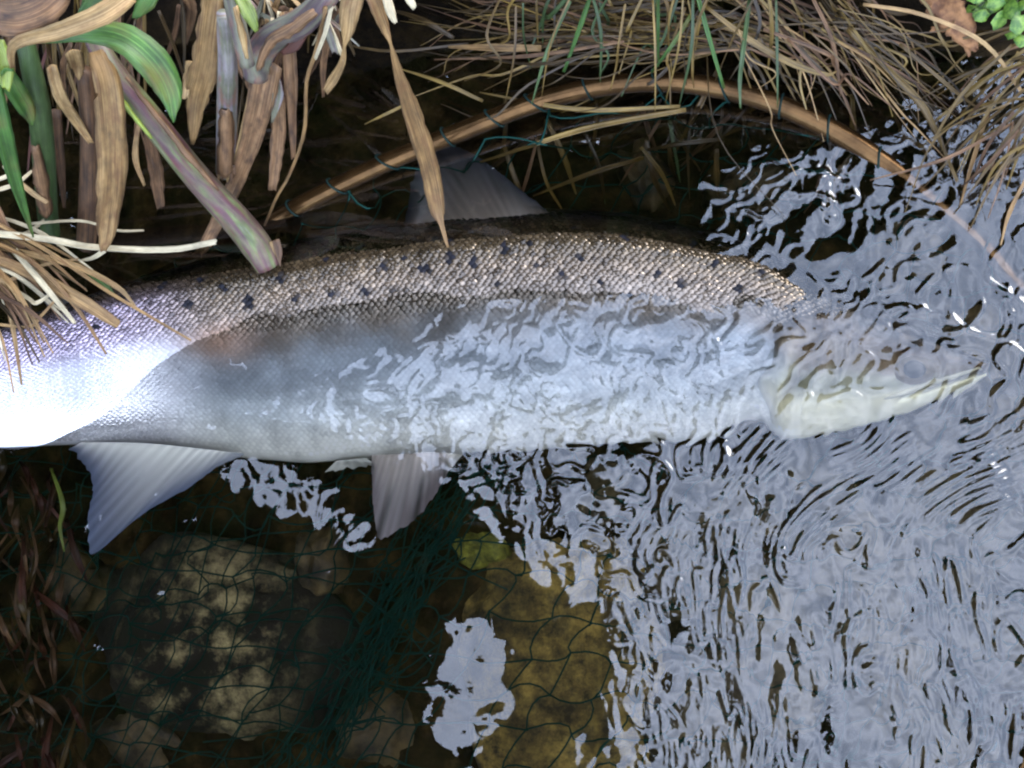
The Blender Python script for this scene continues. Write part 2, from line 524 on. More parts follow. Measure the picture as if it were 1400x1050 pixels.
M['algae'] = crust_rock('algae_crusted_rock', (0.03, 0.02, 0.006), (0.46, 0.31, 0.07), 0.38, 0.59, 0.2)
M['stone'] = plain('dark_stone', (0.025, 0.018, 0.009), rough=0.7, c2=(0.14, 0.095, 0.035), nscale=32, bump=0.004)
M['moss'] = plain('mossy_stone', (0.10, 0.10, 0.015), rough=0.8, c2=(0.33, 0.32, 0.04), nscale=90, bump=0.004)
M['bark'] = plain('tree_bark', (0.05, 0.04, 0.03), rough=0.85, c2=(0.12, 0.10, 0.08), nscale=12, bump=0.02)
M['crown'] = plain('tree_leaf', (0.03, 0.055, 0.015), rough=0.5, c2=(0.06, 0.10, 0.025), nscale=3)
M['herb'] = plain('herb_leaf', (0.03, 0.09, 0.008), rough=0.5, c2=(0.14, 0.24, 0.03), nscale=260)
M['rot'] = plain('rotten_leaf', (0.10, 0.038, 0.012), rough=0.7, c2=(0.30, 0.14, 0.05), nscale=110, bump=0.001)
M['eye_iris'] = plain('eye_iris', (0.14, 0.10, 0.05), rough=0.4)
M['eye_pupil'] = plain('eye_pupil', (0.004, 0.004, 0.006), rough=0.4, spec=0.1)
M['bubble'] = plain('white_foam', (0.8, 0.82, 0.85), rough=0.25)

# ------------------------------------------------------------------ ground
def axis(lo, hi, step, far):
    a = list(np.arange(lo, hi + step / 2, step))
    s, x = step, a[-1]
    up_ = []
    while x < far:
        s *= 1.35; x += s; up_.append(x)
    s, x = step, a[0]
    dn = []
    while x > -far:
        s *= 1.35; x -= s; dn.append(x)
    return np.array(dn[::-1] + a + up_)

vn1, vn2, vn3 = VNoise(1), VNoise(2), VNoise(3)
def ground_z(x, y):
    yb = 0.345 + 0.025 * np.sin(x * 11 + 1) - 0.06 * smooth(0.0, 0.35, x) + 0.03 * vn1(x * 6 + 9, y * 6)
    xb = -0.66 + 0.02 * np.sin(y * 9)
    d = np.maximum(y - yb, xb - x)
    d = np.maximum(d, np.maximum(x - 5.5, -5.5 - y))
    wid = 0.10 + 0.12 * smooth(0.0, 0.3, x)
    z = -0.155 + 0.40 * smooth(-wid, wid * 0.8, d) + 0.12 * np.clip(d, 0, 1.5) + 0.02 * np.clip(d, 0, 40)
    r = fbm(vn2, x * 9, y * 9, 5)
    z = z + 0.03 * r * np.clip(1.5 - np.abs(x) * 0.1, 0.2, 1) + 0.25 * fbm(vn3, x * 0.15, y * 0.15, 3) * smooth(3, 20, np.hypot(x, y))
    return z
gx, gy = axis(-0.62, 0.62, 0.006, 260), axis(-0.56, 0.66, 0.006, 260)
GX, GY = np.meshgrid(gx, gy, indexing='ij')
GV = np.stack([GX, GY, ground_z(GX, GY)], -1).reshape(-1, 3)
def quads(nu, nv):
    i = np.arange(nu - 1)[:, None] * nv + np.arange(nv - 1)[None]
    i = i.ravel()
    return np.stack([i, i + nv, i + nv + 1, i + 1], 1)
tag(mesh_obj('ground', GV, quads(len(gx), len(gy)), M['ground']), kind='structure')

# ------------------------------------------------------------------ salmon surface
BX = np.array([-170, -60, 0, 100, 200, 300, 400, 480, 600, 740, 850, 950, 1040, 1110, 1180, 1250, 1300, 1335, 1350])
BT = np.array([492, 466, 448, 412, 380, 352, 331, 316, 300, 287, 293, 312, 342, 376, 416, 452, 473, 490, 500])
CX = np.array([-170, -60, 0, 100, 200, 300, 330, 420, 500, 620, 720, 800, 900, 960, 985, 1002, 1025, 1045, 1060, 1072, 1100, 1150, 1220, 1290, 1335, 1350])
CB = np.array([592, 608, 612, 608, 606, 618, 626, 633, 627, 621, 616, 610, 606, 606, 600, 582, 570, 578, 596, 602, 600, 592, 573, 546, 522, 512])
HX = np.array([-170, -60, 0, 150, 300, 500, 700, 900, 1050, 1150, 1250, 1310, 1340, 1350])
HC = np.array([10, 17, 22, 31, 39, 46, 49, 47, 42, 38, 27, 17, 9, 4]) * 1e-3
WX = np.array([40, 150, 200, 250, 290, 340, 500, 700, 900, 1060])
WV = np.array([-0.98, -0.72, -0.35, -0.02, 0.12, 0.20, 0.26, 0.24, 0.22, 0.26])
VP = 0.60

def fprof(v):
    u = np.where(v > VP, (v - VP) / (1 - VP), (VP - v) / (1 + VP))
    return np.sqrt(np.clip(1 - np.clip(u, 0, 1) ** 1.3, 0, 1))

def body_dims(x):
    k = np.array([-18, -9, 0, 9, 18])
    t = np.mean([np.interp(x + a, BX, BT) for a in k], 0)
    b = np.mean([np.interp(x + a * 0.4, CX, CB) for a in k], 0)
    c = np.mean([np.interp(x + a, HX, HC) for a in k], 0)
    vw = np.mean([np.interp(x + 2 * a, WX, WV) for a in k], 0)
    zc = -c * fprof(vw)
    zc = zc + 0.014 * smooth(120, -60, x)
    zh = -c - 0.006
    s = smooth(1040, 1170, x)
    return t, b, c, zc * (1 - s) + zh * s

def gill_x(v):
    return 1066 + 88 * smooth(0.0, 0.75, v) - 22 * np.exp(-((v + 0.62) / 0.22) ** 2)

def surf(x, v, top=True):
    """World point on the fish: x photo pixel along it, v = -1 belly .. +1 back."""
    x, v = np.broadcast_arrays(np.asarray(x, float), np.asarray(v, float))
    t, b, c, zc = body_dims(x)
    y = (t + b) / 2 - v * (b - t) / 2
    P = at(x, y, zc)
    if top:
        h = c * fprof(v)
        g = gill_x(v)
        step = 0.0016 * smooth(g - 6, g + 8, x) * (1 - 0.9 * smooth(g, g + 130, x))
        pre = -0.0012 * np.exp(-((x - g + 10) / 12) ** 2)
        g2 = g + 52 + 14 * v                                        # second plate edge on the cheek
        pre = pre - 0.0014 * np.exp(-((x - g2) / 7) ** 2) * smooth(-0.9, -0.6, v) * smooth(0.45, 0.2, v)
        ym = 549 - (x - 1222) * 0.33                               # mouth slit
        mouth = -0.004 * np.exp(-((y - ym) / 4.5) ** 2) * smooth(1215, 1240, x)
        cheek = -0.0012 * np.exp(-((x - 1150 + 0.25 * (y - 500)) / 8) ** 2) * smooth(-0.95, -0.4, v) * smooth(0.7, 0.3, v)
        sock = -0.003 * np.exp(-(((x - 1250) / 30) ** 2 + ((y - 505) / 24) ** 2) ** 2)
        edge = np.sqrt(np.clip(1 - v * v, 0, 1))
        h = h + 0.0034 * fbm(vn3, x / 95 + 3, v * 2.2 + 11, 2) * edge * smooth(1120, 1000, x) * (0.15 + 0.85 * smooth(230, 420, x))
        P[..., 2] += h + (step + pre + mouth + cheek + sock) * edge
    else:
        P[..., 2] -= 0.85 * c * np.sqrt(np.clip(1 - v * v, 0, 1))
    return P

SPOTS = [(365, 425, 9), (195, 416, 9), (333, 408, 6), (428, 422, 5), (480, 416, 5), (522, 413, 6), (545, 381, 6), (600, 387, 8), (575, 372, 5),
         (635, 372, 8), (632, 352, 6), (665, 379, 7), (706, 361, 7), (512, 352, 5), (655, 330, 6), (612, 342, 4), (738, 352, 4), (805, 371, 5), (795, 330, 5), (862, 346, 5),
         (905, 392, 5), (870, 420, 5), (935, 405, 6), (780, 395, 5), (980, 380, 5), (1010, 410, 6), (950, 350, 5), (560, 412, 4), (470, 372, 5), (410, 395, 6), (285, 428, 6), (300, 395, 5),
         (120, 432, 6), (70, 450, 6), (245, 400, 6), (160, 455, 5), (1040, 388, 5), (830, 402, 4), (695, 402, 4), (745, 385, 4)]
def body_colour(x, y, v):
    def lerp(a, b, t): return a * (1 - t[..., None]) + np.array(b) * t[..., None]
    c = np.tile(np.array([0.86, 0.86, 0.80]), x.shape + (1,))
    c = lerp(c, (0.52, 0.56, 0.58), smooth(-0.95, -0.55, v))
    c = lerp(c, (0.26, 0.295, 0.34), smooth(-0.75, -0.25, v))
    blot = fbm(vn2, x / 60, y / 40, 4)
    c = lerp(c, (0.15, 0.12, 0.095), smooth(-0.22, 0.20, v + 0.22 * blot))
    c = lerp(c, (0.15, 0.11, 0.075), smooth(0.22, 0.45, v))
    c = lerp(c, (0.09, 0.064, 0.036), smooth(0.40, 0.62, v))
    c = lerp(c, (0.014, 0.013, 0.016), smooth(0.76, 0.88, v))
    c = c * (1 + 0.35 * fbm(vn3, x / 26, y / 18, 3))[..., None]
    c = lerp(c, (0.68, 0.68, 0.74), 0.85 * smooth(330, 200, x) * smooth(0.30, -0.05, v))  # bright sky highlight on the raised tail, painted into the skin colour
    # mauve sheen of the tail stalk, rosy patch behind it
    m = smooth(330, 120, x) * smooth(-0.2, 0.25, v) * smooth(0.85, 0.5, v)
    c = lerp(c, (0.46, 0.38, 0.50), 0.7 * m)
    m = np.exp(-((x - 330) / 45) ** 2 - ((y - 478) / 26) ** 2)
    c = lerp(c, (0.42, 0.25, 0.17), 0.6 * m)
    # head: dark crown, golden cheek, cream jaw
    h = smooth(-4, 34, x - gill_x(v))
    hc = np.tile(np.array([0.95, 0.90, 0.62]), x.shape + (1,))
    hc = lerp(hc, (0.36, 0.36, 0.26), smooth(-0.66, -0.40, v))
    hc = lerp(hc, (0.17, 0.125, 0.07), smooth(-0.40, -0.05, v))
    hc = lerp(hc, (0.065, 0.036, 0.018), smooth(0.0, 0.28, v))
    hc = lerp(hc, (0.020, 0.015, 0.012), smooth(0.28, 0.52, v))
    hn = fbm(vn1, x / 22, y / 22, 3)
    hc = lerp(hc, (0.14, 0.085, 0.035), np.clip(hn * 2.2, 0, 0.8) * smooth(-0.6, -0.1, v))
    g2 = gill_x(v) + 52 + 14 * v
    hc = lerp(hc, (0.12, 0.08, 0.04), 0.6 * np.exp(-((x - g2) / 5) ** 2) * smooth(-0.85, -0.5, v))
    c = c * (1 - h[..., None]) + hc * h[..., None]
    ym = 549 - (x - 1222) * 0.33
    c = lerp(c, (0.12, 0.10, 0.08), 0.8 * np.exp(-((y - ym) / 3.2) ** 2) * smooth(1215, 1240, x))
    sp = np.zeros(x.shape)
    for sx, sy, r in SPOTS:
        ang = (sx * 7 % 3)
        dx, dy = x - sx, y - sy
        d = np.hypot(dx * math.cos(ang) + dy * math.sin(ang), (dy * math.cos(ang) - dx * math.sin(ang)) * 1.5)
        sp = np.maximum(sp, smooth(r * 1.5, r * 0.9, d))
    c = lerp(c, (0.010, 0.010, 0.014), sp)
    metal = (0.10 * smooth(-1.0, -0.5, v) + 0.25 * smooth(0.0, 0.4, v) + 0.2 * smooth(350, 150, x)) * smooth(0.9, 0.75, v) * (1 - 0.55 * h) * (1 - sp) + 0.08
    return c, metal, np.clip((0.25 + 0.75 * np.maximum(smooth(0.0, 0.35, v), smooth(300, 150, x))) * (1 - sp), 0, 1)

xs = np.concatenate([np.arange(-170, 960, 10), np.arange(960, 1351, 4)]).astype(float)
NT, NB = 56, 16
vt = -np.cos(np.linspace(0, math.pi, NT))
vb = np.cos(np.linspace(0, math.pi, NB + 2))[1:-1]
XX, VT = np.meshgrid(xs, vt, indexing='ij')
XB, VB = np.meshgrid(xs, vb, indexing='ij')
Ptop, Pbot = surf(XX, VT), surf(XB, VB, False)
BV = np.concatenate([Ptop, Pbot], 1)
t_, b_, _, _ = body_dims(XX)
Y1 = (t_ + b_) / 2 - VT * (b_ - t_) / 2
t_, b_, _, _ = body_dims(XB)
Y2 = (t_ + b_) / 2 - VB * (b_ - t_) / 2
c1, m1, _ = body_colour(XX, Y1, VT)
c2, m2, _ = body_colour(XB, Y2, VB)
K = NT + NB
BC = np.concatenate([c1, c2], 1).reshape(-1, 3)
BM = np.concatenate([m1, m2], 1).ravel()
BF = grid_faces(len(xs), K, True)
BF.append(tuple(range(K - 1, -1, -1)))
BF.append(tuple(range((len(xs) - 1) * K, len(xs) * K)))

fish_base = at(600, 460, -0.09)
salmon = empty('salmon', fish_base, 'large silver salmon with black spots lying on its side in the shallow water', 'fish')
mesh_obj('body', BV.reshape(-1, 3), [tuple(reversed(f)) for f in BF], M['skin'], salmon, colr=BC, attrs={'metal': BM})

# scales: overlapping plates in staggered rows, each with its own slight tilt
def build_scales():
    V, F, C, Mt, Gl = [], [], [], [], []
    rows = 62
    n = 0
    vrow = np.linspace(-0.93, 0.90, rows)
    for r_, v0 in enumerate(vrow):
        x = np.arange(-165, 1150, 8.4) + (4.2 if r_ % 2 else 0)
        x = x + rng.normal(0, 0.5, x.shape)
        # rows slant a little, as on the fish
        v = v0 + rng.normal(0, 0.003, x.shape)
        keep = x < gill_x(v) - 8 + 16 * smooth(0.1, 0.6, v)
        x, v = x[keep], v[keep]
        t, b, c, zc = body_dims(x)
        y = (t + b) / 2 - v * (b - t) / 2
        col_, met, gls = body_colour(x, y, v)
        P = surf(x, v)
        dx = surf(x + 2, v) - surf(x - 2, v)
        dv = surf(x, np.clip(v + 0.01, -1, 1)) - surf(x, np.clip(v - 0.01, -1, 1))
        U = dx / np.linalg.norm(dx, axis=1, keepdims=True)
        Nn = np.cross(dx, dv)
        Nn /= np.linalg.norm(Nn, axis=1, keepdims=True)
        W = np.cross(Nn, U)
        hv = np.abs(b - t) * 0.5 * (1.83 / (rows - 1)) * PX          # row pitch in metres
        hl = 8.4 * PX
        size = 1.0 - 0.35 * smooth(-0.2, -0.8, v)
        tv = 0.02 + 0.10 * smooth(0.0, 0.4, v)
        tilt = rng.normal(0, 1, len(x)) * tv; tilt2 = rng.normal(0, 1, len(x)) * tv
        lift = (0.00042 + 0.0001 * rng.random(len(x))) * (0.35 + 0.65 * smooth(-0.1, 0.3, v))
        shade = 1 + rng.normal(0, 0.05, len(x)) * (1 + 4 * smooth(0, 0.4, v)); shade = np.clip(shade, 0.4, 1.8)
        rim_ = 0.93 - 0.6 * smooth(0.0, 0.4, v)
        # outline: front (head side) tucked in, rear (tail side) rounded and lifted, middle domed
        out = [(0.75, -0.85), (0.75, 0.85), (0.0, 1.1), (-0.62, 0.8), (-0.95, 0.0), (-0.62, -0.8), (0.0, -1.1)]
        dm = 0.00008 + 0.00072 * smooth(0.0, 0.4, v)
        for i in range(len(x)):
            base = P[i]
            o = len(V)
            w_, l_ = hv[i] * 0.98, hl * 0.74
            for k_, hh in ((1.0, 0.0), (0.6, 0.72)):
                for (a, q) in out:
                    a, q = a * k_ - 0.06 * (1 - k_), q * k_
                    h = -0.00012 + lift[i] * (0.75 - a) / 1.7 + tilt[i] * a * l_ + tilt2[i] * q * w_ + hh * dm[i]
                    V.append(base + U[i] * a * l_ + W[i] * q * w_ + Nn[i] * h)
            V.append(base - U[i] * l_ * 0.06 + Nn[i] * (0.0001 + dm[i]))
            for k in range(7):
                q = (k + 1) % 7
                F.append((o + k, o + q, o + 7 + q, o + 7 + k))
                F.append((o + 7 + k, o + 7 + q, o + 14))
            cc = col_[i] * shade[i]
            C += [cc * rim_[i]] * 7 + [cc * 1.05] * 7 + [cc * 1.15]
            Mt += [met[i] + 0.1 * gls[i]] * 15
            Gl += [gls[i]] * 15
    return V, F, np.clip(np.array(C), 0, 1), np.clip(Mt, 0, 1), Gl
V, F, C, Mt, Gl = build_scales()
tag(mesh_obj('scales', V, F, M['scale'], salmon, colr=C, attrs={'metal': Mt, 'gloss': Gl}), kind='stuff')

def fin(name, root, tip, zr, zt, c_root, c_mid, c_tip, parent, nr=16, nu=60, nv=26, ridge=0.00028, thick=0.0012, notch=6, seed=3, stripe=None, lead=None):
    """Ray-finned sheet between a root polyline and an outer edge polyline (photo pixels), ridged along its rays."""
    r = np.random.default_rng(seed)
    A = catmull(np.asarray(root, float), nu)
    B = catmull(np.asarray(tip, float), nu)
    s = np.linspace(0, 1, nv)
    ph = np.linspace(0, 1, nu)
    wav = np.interp(ph, np.linspace(0, 1, nr * 2 + 1), np.array([(-1) ** q for q in range(nr * 2 + 1)]) * r.uniform(0.15, 1, nr * 2 + 1) + r.normal(0, 0.35, nr * 2 + 1))
    B = B + (np.array([r.normal(0, 1) for _ in range(nu)])[:, None] * notch * 0.25 + notch * 0.35 * wav[:, None]) * (B - A) / (np.linalg.norm(B - A, axis=1, keepdims=True) + 1)
    V, C = [], []
    for sgn in (1, -1):
        for i in range(nu):
            for j in range(nv):
                p = A[i] * (1 - s[j]) + B[i] * s[j]
                z = zr * (1 - s[j]) + zt * s[j] + 0.003 * math.sin(s[j] * 3 + ph[i] * 4)
                h = ridge * wav[i] * (0.4 + s[j]) + thick * (1 - 0.8 * s[j]) * sgn * (1 if 0 < i < nu - 1 and 0 < j < nv - 1 else 0)
                q = at(p[0], p[1], z)
                V.append(q + np.array([0, 0, h]))
                t = s[j]
                c = np.array(c_root) * (1 - t) ** 2 + 2 * np.array(c_mid) * t * (1 - t) + np.array(c_tip) * t * t
                c = c * (0.9 + 0.13 * wav[i]) * (1 + 0.12 * math.sin(i * 1.7 + 5 * t))
                if stripe is not None: c = c * (1 - stripe * (max(0, math.sin(ph[i] * 23 + 1.5 * t)) ** 3) * smooth(0.25, 0.6, t))
                if lead is not None: c = c + (np.array(lead) - c) * smooth(0.80, 0.97, ph[i]) * 0.9
                C.append(c)
    m = nu * nv
    F = grid_faces(nu, nv) + [tuple(reversed([a + m for a in f])) for f in grid_faces(nu, nv)]
    return mesh_obj(name, V, F, M['fin'], parent, colr=np.clip(C, 0, 1))

fin('anal_fin', [(112, 604), (200, 606), (280, 614), (332, 620)], [(98, 612), (118, 640), (128, 668), (120, 700), (122, 728), (128, 757), (196, 702), (262, 664), (300, 636), (334, 622)],
    -0.006, -0.006, (0.88, 0.88, 0.82), (0.17, 0.18, 0.24), (0.13, 0.16, 0.25), salmon, nr=17, seed=4, lead=(0.34, 0.36, 0.40))
fin('pelvic_fin', [(508, 622), (550, 620), (590, 618), (628, 620)], [(508, 640), (510, 690), (518, 734), (540, 728), (572, 706), (596, 676), (612, 648), (632, 622)],
    -0.010, -0.004, (0.50, 0.44, 0.40), (0.10, 0.085, 0.095), (0.20, 0.17, 0.18), salmon, nr=10, seed=5, stripe=0.75, lead=(0.72, 0.70, 0.64))
fin('pelvic_fin', [(500, 626), (480, 628), (460, 630)], [(512, 634), (480, 641), (446, 644)], -0.03, -0.03, (0.6, 0.6, 0.55), (0.5, 0.5, 0.45), (0.4, 0.4, 0.36), salmon, nr=4, nu=16, nv=8, seed=6)
fin('dorsal_fin', [(752, 292), (705, 302), (650, 305), (560, 312)], [(748, 288), (716, 262), (668, 224), (628, 202), (590, 198), (572, 216), (562, 262), (552, 306)],
    -0.020, -0.012, (0.22, 0.175, 0.14), (0.05, 0.05, 0.06), (0.012, 0.016, 0.028), salmon, nr=13, seed=7, stripe=0.4)
fin('adipose_fin', [(112, 412), (90, 420), (70, 428)], [(104, 408), (78, 398), (56, 404)], 0.004, 0.004, (0.06, 0.06, 0.06), (0.05, 0.05, 0.05), (0.05, 0.05, 0.05), salmon, nr=3, nu=12, nv=6, notch=0, seed=8)
fin('tail_fin', [(-160, 492), (-172, 540), (-160, 592)], [(-300, 372), (-345, 420), (-318, 500), (-312, 550), (-318, 600), (-345, 670), (-300, 712)],
    0.014, 0.012, (0.3, 0.3, 0.32), (0.14, 0.15, 0.17), (0.06, 0.06, 0.07), salmon, nr=20, seed=9)

def dome(name, cx, cy, rx, ry, h, z0, mat, parent, n=24, m=6):
    """A low round dome lying on the fish at photo pixel (cx, cy)."""
    V = []
    for i in range(m):
        t = i / m
        for k in range(n):
            a = 2 * math.pi * k / n
            p = at(cx, cy, z0) + np.array([rx * PX * (1 - t) * math.cos(a), ry * PX * (1 - t) * math.sin(a), h * math.sqrt(1 - (1 - t) ** 2)])
            V.append(p)
    V.append(at(cx, cy, z0) + np.array([0, 0, h]))
    F = grid_faces(m, n, True) + [((m - 1) * n + k, (m - 1) * n + (k + 1) % n, m * n) for k in range(n)]
    return mesh_obj(name, V, F, mat, parent)
te, be, ce, ze = body_dims(np.array(1250.0))
ve = float(((te + be) / 2 - 505) / ((be - te) / 2))
z_eye = float(surf(1250, ve)[2])
eye = dome('eye', 1250, 505, 26, 20, 0.006, z_eye - 0.0015, M['eye_iris'], salmon)
dome('pupil', 1250, 505, 14, 12, 0.004, z_eye + 0.0035, M['eye_pupil'], eye)
# upper jaw bone along the mouth
jx = np.linspace(1205, 1338, 16)
jy = 543 - (jx - 1222) * 0.33
jt, jb, jc, jz = body_dims(jx)
jv = ((jt + jb) / 2 - jy) / ((jb - jt) / 2)
jp = surf(jx, np.clip(jv, -0.98, 0.98))
jp[:, 2] -= 0.0008
V, F, U = tube_world(jp, np.interp(np.linspace(0, 1, 16), [0, 0.2, 0.6, 1], [0.0008, 0.0026, 0.0022, 0.0012]), 8)
mesh_obj('jaw_bone', V, F, M['skin'], salmon, colr=np.tile([0.62, 0.58, 0.42], (len(V), 1)), attrs={'metal': np.zeros(len(V))})
# bony gill cover: a thin curved plate whose rear edge stands off the shoulder
gv = np.linspace(-0.93, 0.40, 30)
GP, GC = [], []
for k in range(10):
    t = k / 9
    gxx = gill_x(gv) - 9 + t * 78
    p = surf(gxx, gv)
    p[:, 2] += 0.0016 * (1 - t) ** 0.5 - 0.0008 * t * t * 2 - 0.0012 * np.abs(np.linspace(-1, 1, 30)) ** 6
    GP.append(p)
    te, be, _, _ = body_dims(gxx)
    cc, mm, _ = body_colour(gxx + 20, (te + be) / 2 - gv * (be - te) / 2, gv)
    GC.append(cc)
gill = np.array(GP)
und = gill - np.array([0, 0, 0.0015])
V = np.concatenate([gill.reshape(-1, 3), und.reshape(-1, 3)])
F = grid_faces(10, 30) + [tuple(reversed([a + 300 for a in f])) for f in grid_faces(10, 30)]
F += [(i, i + 300, i + 301, i + 1) for i in range(29)]
mesh_obj('gill_cover', V, [tuple(reversed(f)) for f in F], M['skin'], salmon, colr=np.tile(np.array(GC).reshape(-1, 3), (2, 1)), attrs={'metal': np.full(600, 0.3)})

# ------------------------------------------------------------------ water
def waves(X, Y, px, py):
    """Height of the rippled stream surface."""
    w1 = fbm(vn1, px / 90, py / 90, 3) * 70
    # how rough: lively open stream on the right, calm in the lee of the bank and the plants
    edge_low = np.interp(py, [560, 620, 660, 730, 800, 850, 950, 1100], [300, 560, 620, 720, 800, 850, 860, 840])
    edge_up = np.interp(py, [-100, 60, 150, 230, 320, 380, 420, 560], [1500, 1330, 1210, 1130, 1020, 880, 620, 300])
    edge = np.where(py > 560, edge_low, edge_up)
    live = smooth(-60, 110, px + w1 - edge)
    patch = np.exp(-(((px - 640) / 55) ** 2 + ((py - 945) / 95) ** 2) ** 2)
    lick = np.exp(-(((px - 420) / 110) ** 2 + ((py - 690 - (px - 420) * 0.4) / 45) ** 2) ** 2)
    upper = np.exp(-(((px - 1060) / 130) ** 2 + ((py - 270) / 80) ** 2) ** 2)
    film = smooth(300, 420, py) * smooth(660, 580, py) * smooth(200, 500, px) * smooth(1480, 1330, px)
    amp = 0.02 + 0.98 * live + 0.06 * patch + 0.10 * lick + 0.6 * upper
    amp = amp * (1 - 0.55 * smooth(450, 350, py) * smooth(1120, 1220, px))
    emerge = np.exp(-((py - 372) / 55) ** 2) * smooth(150, 300, px) * smooth(1160, 1090, px)
    amp = amp * (1 - 0.45 * emerge)
    amp = amp * (1 - 0.62 * film * (1 - 0.75 * smooth(560, 1000, px)))
    far = np.hypot(X, Y)
    # long crests run down the frame in the open water, short choppy ones by the fish
    h = np.zeros(X.shape)
    r = np.random.default_rng(5)
    wx = X + 0.012 * fbm(vn2, X * 22, Y * 14, 2)
    wy = Y + 0.012 * fbm(vn3, X * 22, Y * 14, 2)
    long_ = smooth(560, 760, py) * smooth(850, 1050, px)
    for k in range(70):
        lam = 0.010 * (4.0 ** r.random())
        th = r.normal(0, 0.62)
        ph = r.random() * 6.283
        a = 0.16 * lam / 6.283
        th2 = r.random() * math.pi
        kx, ky = math.cos(th) * 6.283 / lam, math.sin(th) * 0.7 * 6.283 / lam
        jx, jy = math.cos(th2) * 6.283 / lam, math.sin(th2) * 6.283 / lam
        h += a * (0.2 + 0.8 * long_) * np.sin(kx * wx + ky * wy + ph) * 0.33
        h += a * (1 - 0.55 * long_) * np.sin(jx * wx + jy * wy + ph * 1.7) * 0.33
    for k in range(34):                          # fine wavelets riding on the ripples
        lam = 0.0048 * (2.2 ** r.random())
        th = r.random() * 6.283
        h += 0.03 * lam / 6.283 * np.sin(math.cos(th) * wx * 6.283 / lam + math.sin(th) * wy * 6.283 / lam + r.random() * 6.283) * (0.4 + 1.2 * smooth(-0.1, 0.25, vn1(px / 70, py / 70)))
    big = 0
    for k in range(10):
        lam = 0.07 + 0.08 * r.random()
        th = r.random() * 6.283
        big = big + 0.05 * lam / 6.283 * np.sin(math.cos(th) * X * 6.283 / lam + math.sin(th) * Y * 6.283 / lam + r.random() * 6)
    h = h + big * 0.5
    # thin curling creases where small waves meet: narrow raised lines along looping contours
    cre = np.zeros(X.shape)
    gx1, gy1 = np.gradient(X, axis=0), np.gradient(Y, axis=1)
    for lam0, lam1, w_, A, sx in ((0.020, 0.040, 0.0016, 0.00085, 0.75), (0.012, 0.024, 0.0013, 0.00045, 0.7)):
        n = np.zeros(X.shape)
        for k in range(14):
            lam = lam0 + (lam1 - lam0) * r.random()
            th = r.random() * 6.283
            n += np.sin((math.cos(th) * wx * (1 + 0.5 * long_) + math.sin(th) * wy * (1 - 0.45 * long_)) * 6.283 / lam + r.random() * 6.283)
        gr = np.hypot(np.gradient(n, axis=0) / gx1, np.gradient(n, axis=1) / gy1) + 60
        brk = smooth(-0.16, 0.2, fbm(vn3, X * 38 + lam0 * 900, Y * 38, 2))
        cre += A * np.exp(-(n / gr / w_) ** 2) * brk
    near_ = smooth(0.9, 0.45, far)
    return (h * RIP + cre * near_ * smooth(0.05, 0.5, amp)) * amp * smooth(1.6, 0.5, far)
RIP = 0.36
wx_, wy_ = axis(-0.43, 0.41, 0.00105, 255), axis(-0.31, 0.35, 0.00105, 255)
WXX, WYY = np.meshgrid(wx_, wy_, indexing='ij')
flatP = np.stack([WXX, WYY, np.zeros_like(WXX)], -1)
ppx, ppy = pix(flatP)
near = (np.abs(WXX) < 1.2) & (np.abs(WYY) < 1.2)
ppx, ppy = np.where(near, ppx, 700), np.where(near, ppy, 2000)
WZ = waves(WXX, WYY, ppx, ppy)
tag(mesh_obj('water', np.stack([WXX, WYY, WZ], -1), quads(len(wx_), len(wy_)), M['water']), kind='structure')

# ------------------------------------------------------------------ landing net
RIM = [(-420, 740, -0.085), (-200, 600, -0.085), (0, 490, -0.082), (120, 430, -0.075), (270, 352, -0.030), (400, 286, -0.002), (520, 226, 0.008), (640, 176, 0.014), (740, 138, 0.017), (830, 117, 0.018), (910, 112, 0.016),
       (990, 122, 0.012), (1080, 150, 0.007), (1180, 203, -0.002), (1290, 285, -0.012), (1390, 385, -0.022), (1470, 520, -0.035), (1500, 700, -0.04), (1450, 950, -0.04), (1300, 1180, -0.04), (1050, 1310, -0.05),
       (750, 1360, -0.06), (380, 1310, -0.08), (0, 1180, -0.09), (-280, 960, -0.09), (-420, 790, -0.088)]
rp = np.array(RIM, float)
rimP = catmull(at(rp[:, 0], rp[:, 1], rp[:, 2]), 260)
net = empty('landing_net', at(-430, 765, -0.088), 'landing net with bronze tubular hoop and green netting under the fish', 'net')
V, F, U = tube_world(rimP, 0.0068, 14)
mesh_obj('hoop', V, F, M['rim'], net)
hp = np.array([(-410, 765, -0.087), (-500, 770, -0.087), (-700, 780, -0.07), (-1100, 800, 0.0)])
V, F, U = tube_world(catmull(at(hp[:, 0], hp[:, 1], hp[:, 2]), 14), 0.011, 14)
mesh_obj('handle', V, F, M['rubber'], net)
rs = np.concatenate([[0], np.cumsum(np.linalg.norm(np.diff(rimP, axis=0), axis=1))])
sl = 0.10
lk = 0
while sl < rs[-1] * 0.62:
    i = int(np.searchsorted(rs, sl))
    T = frames(rimP)[i]
    L = np.cross(T, [0, 0, 1.0]); L /= np.linalg.norm(L)
    N = np.cross(L, T)
    ring = []
    sk = 0.004 + 0.002 * math.sin(lk * 2.1)
    for k in range(17):
        a = 2 * math.pi * k / 16
        ring.append(rimP[i] + 0.0076 * (L * math.cos(a) + N * math.sin(a)) + T * sk * math.cos(a + 0.7))
    V, F, U = tube_world(ring, 0.0007, 6)
    mesh_obj('lashing', V, F, M['darkcord'], net)
    sl += 0.040 + 0.006 * math.sin(lk * 1.3)
    lk += 1

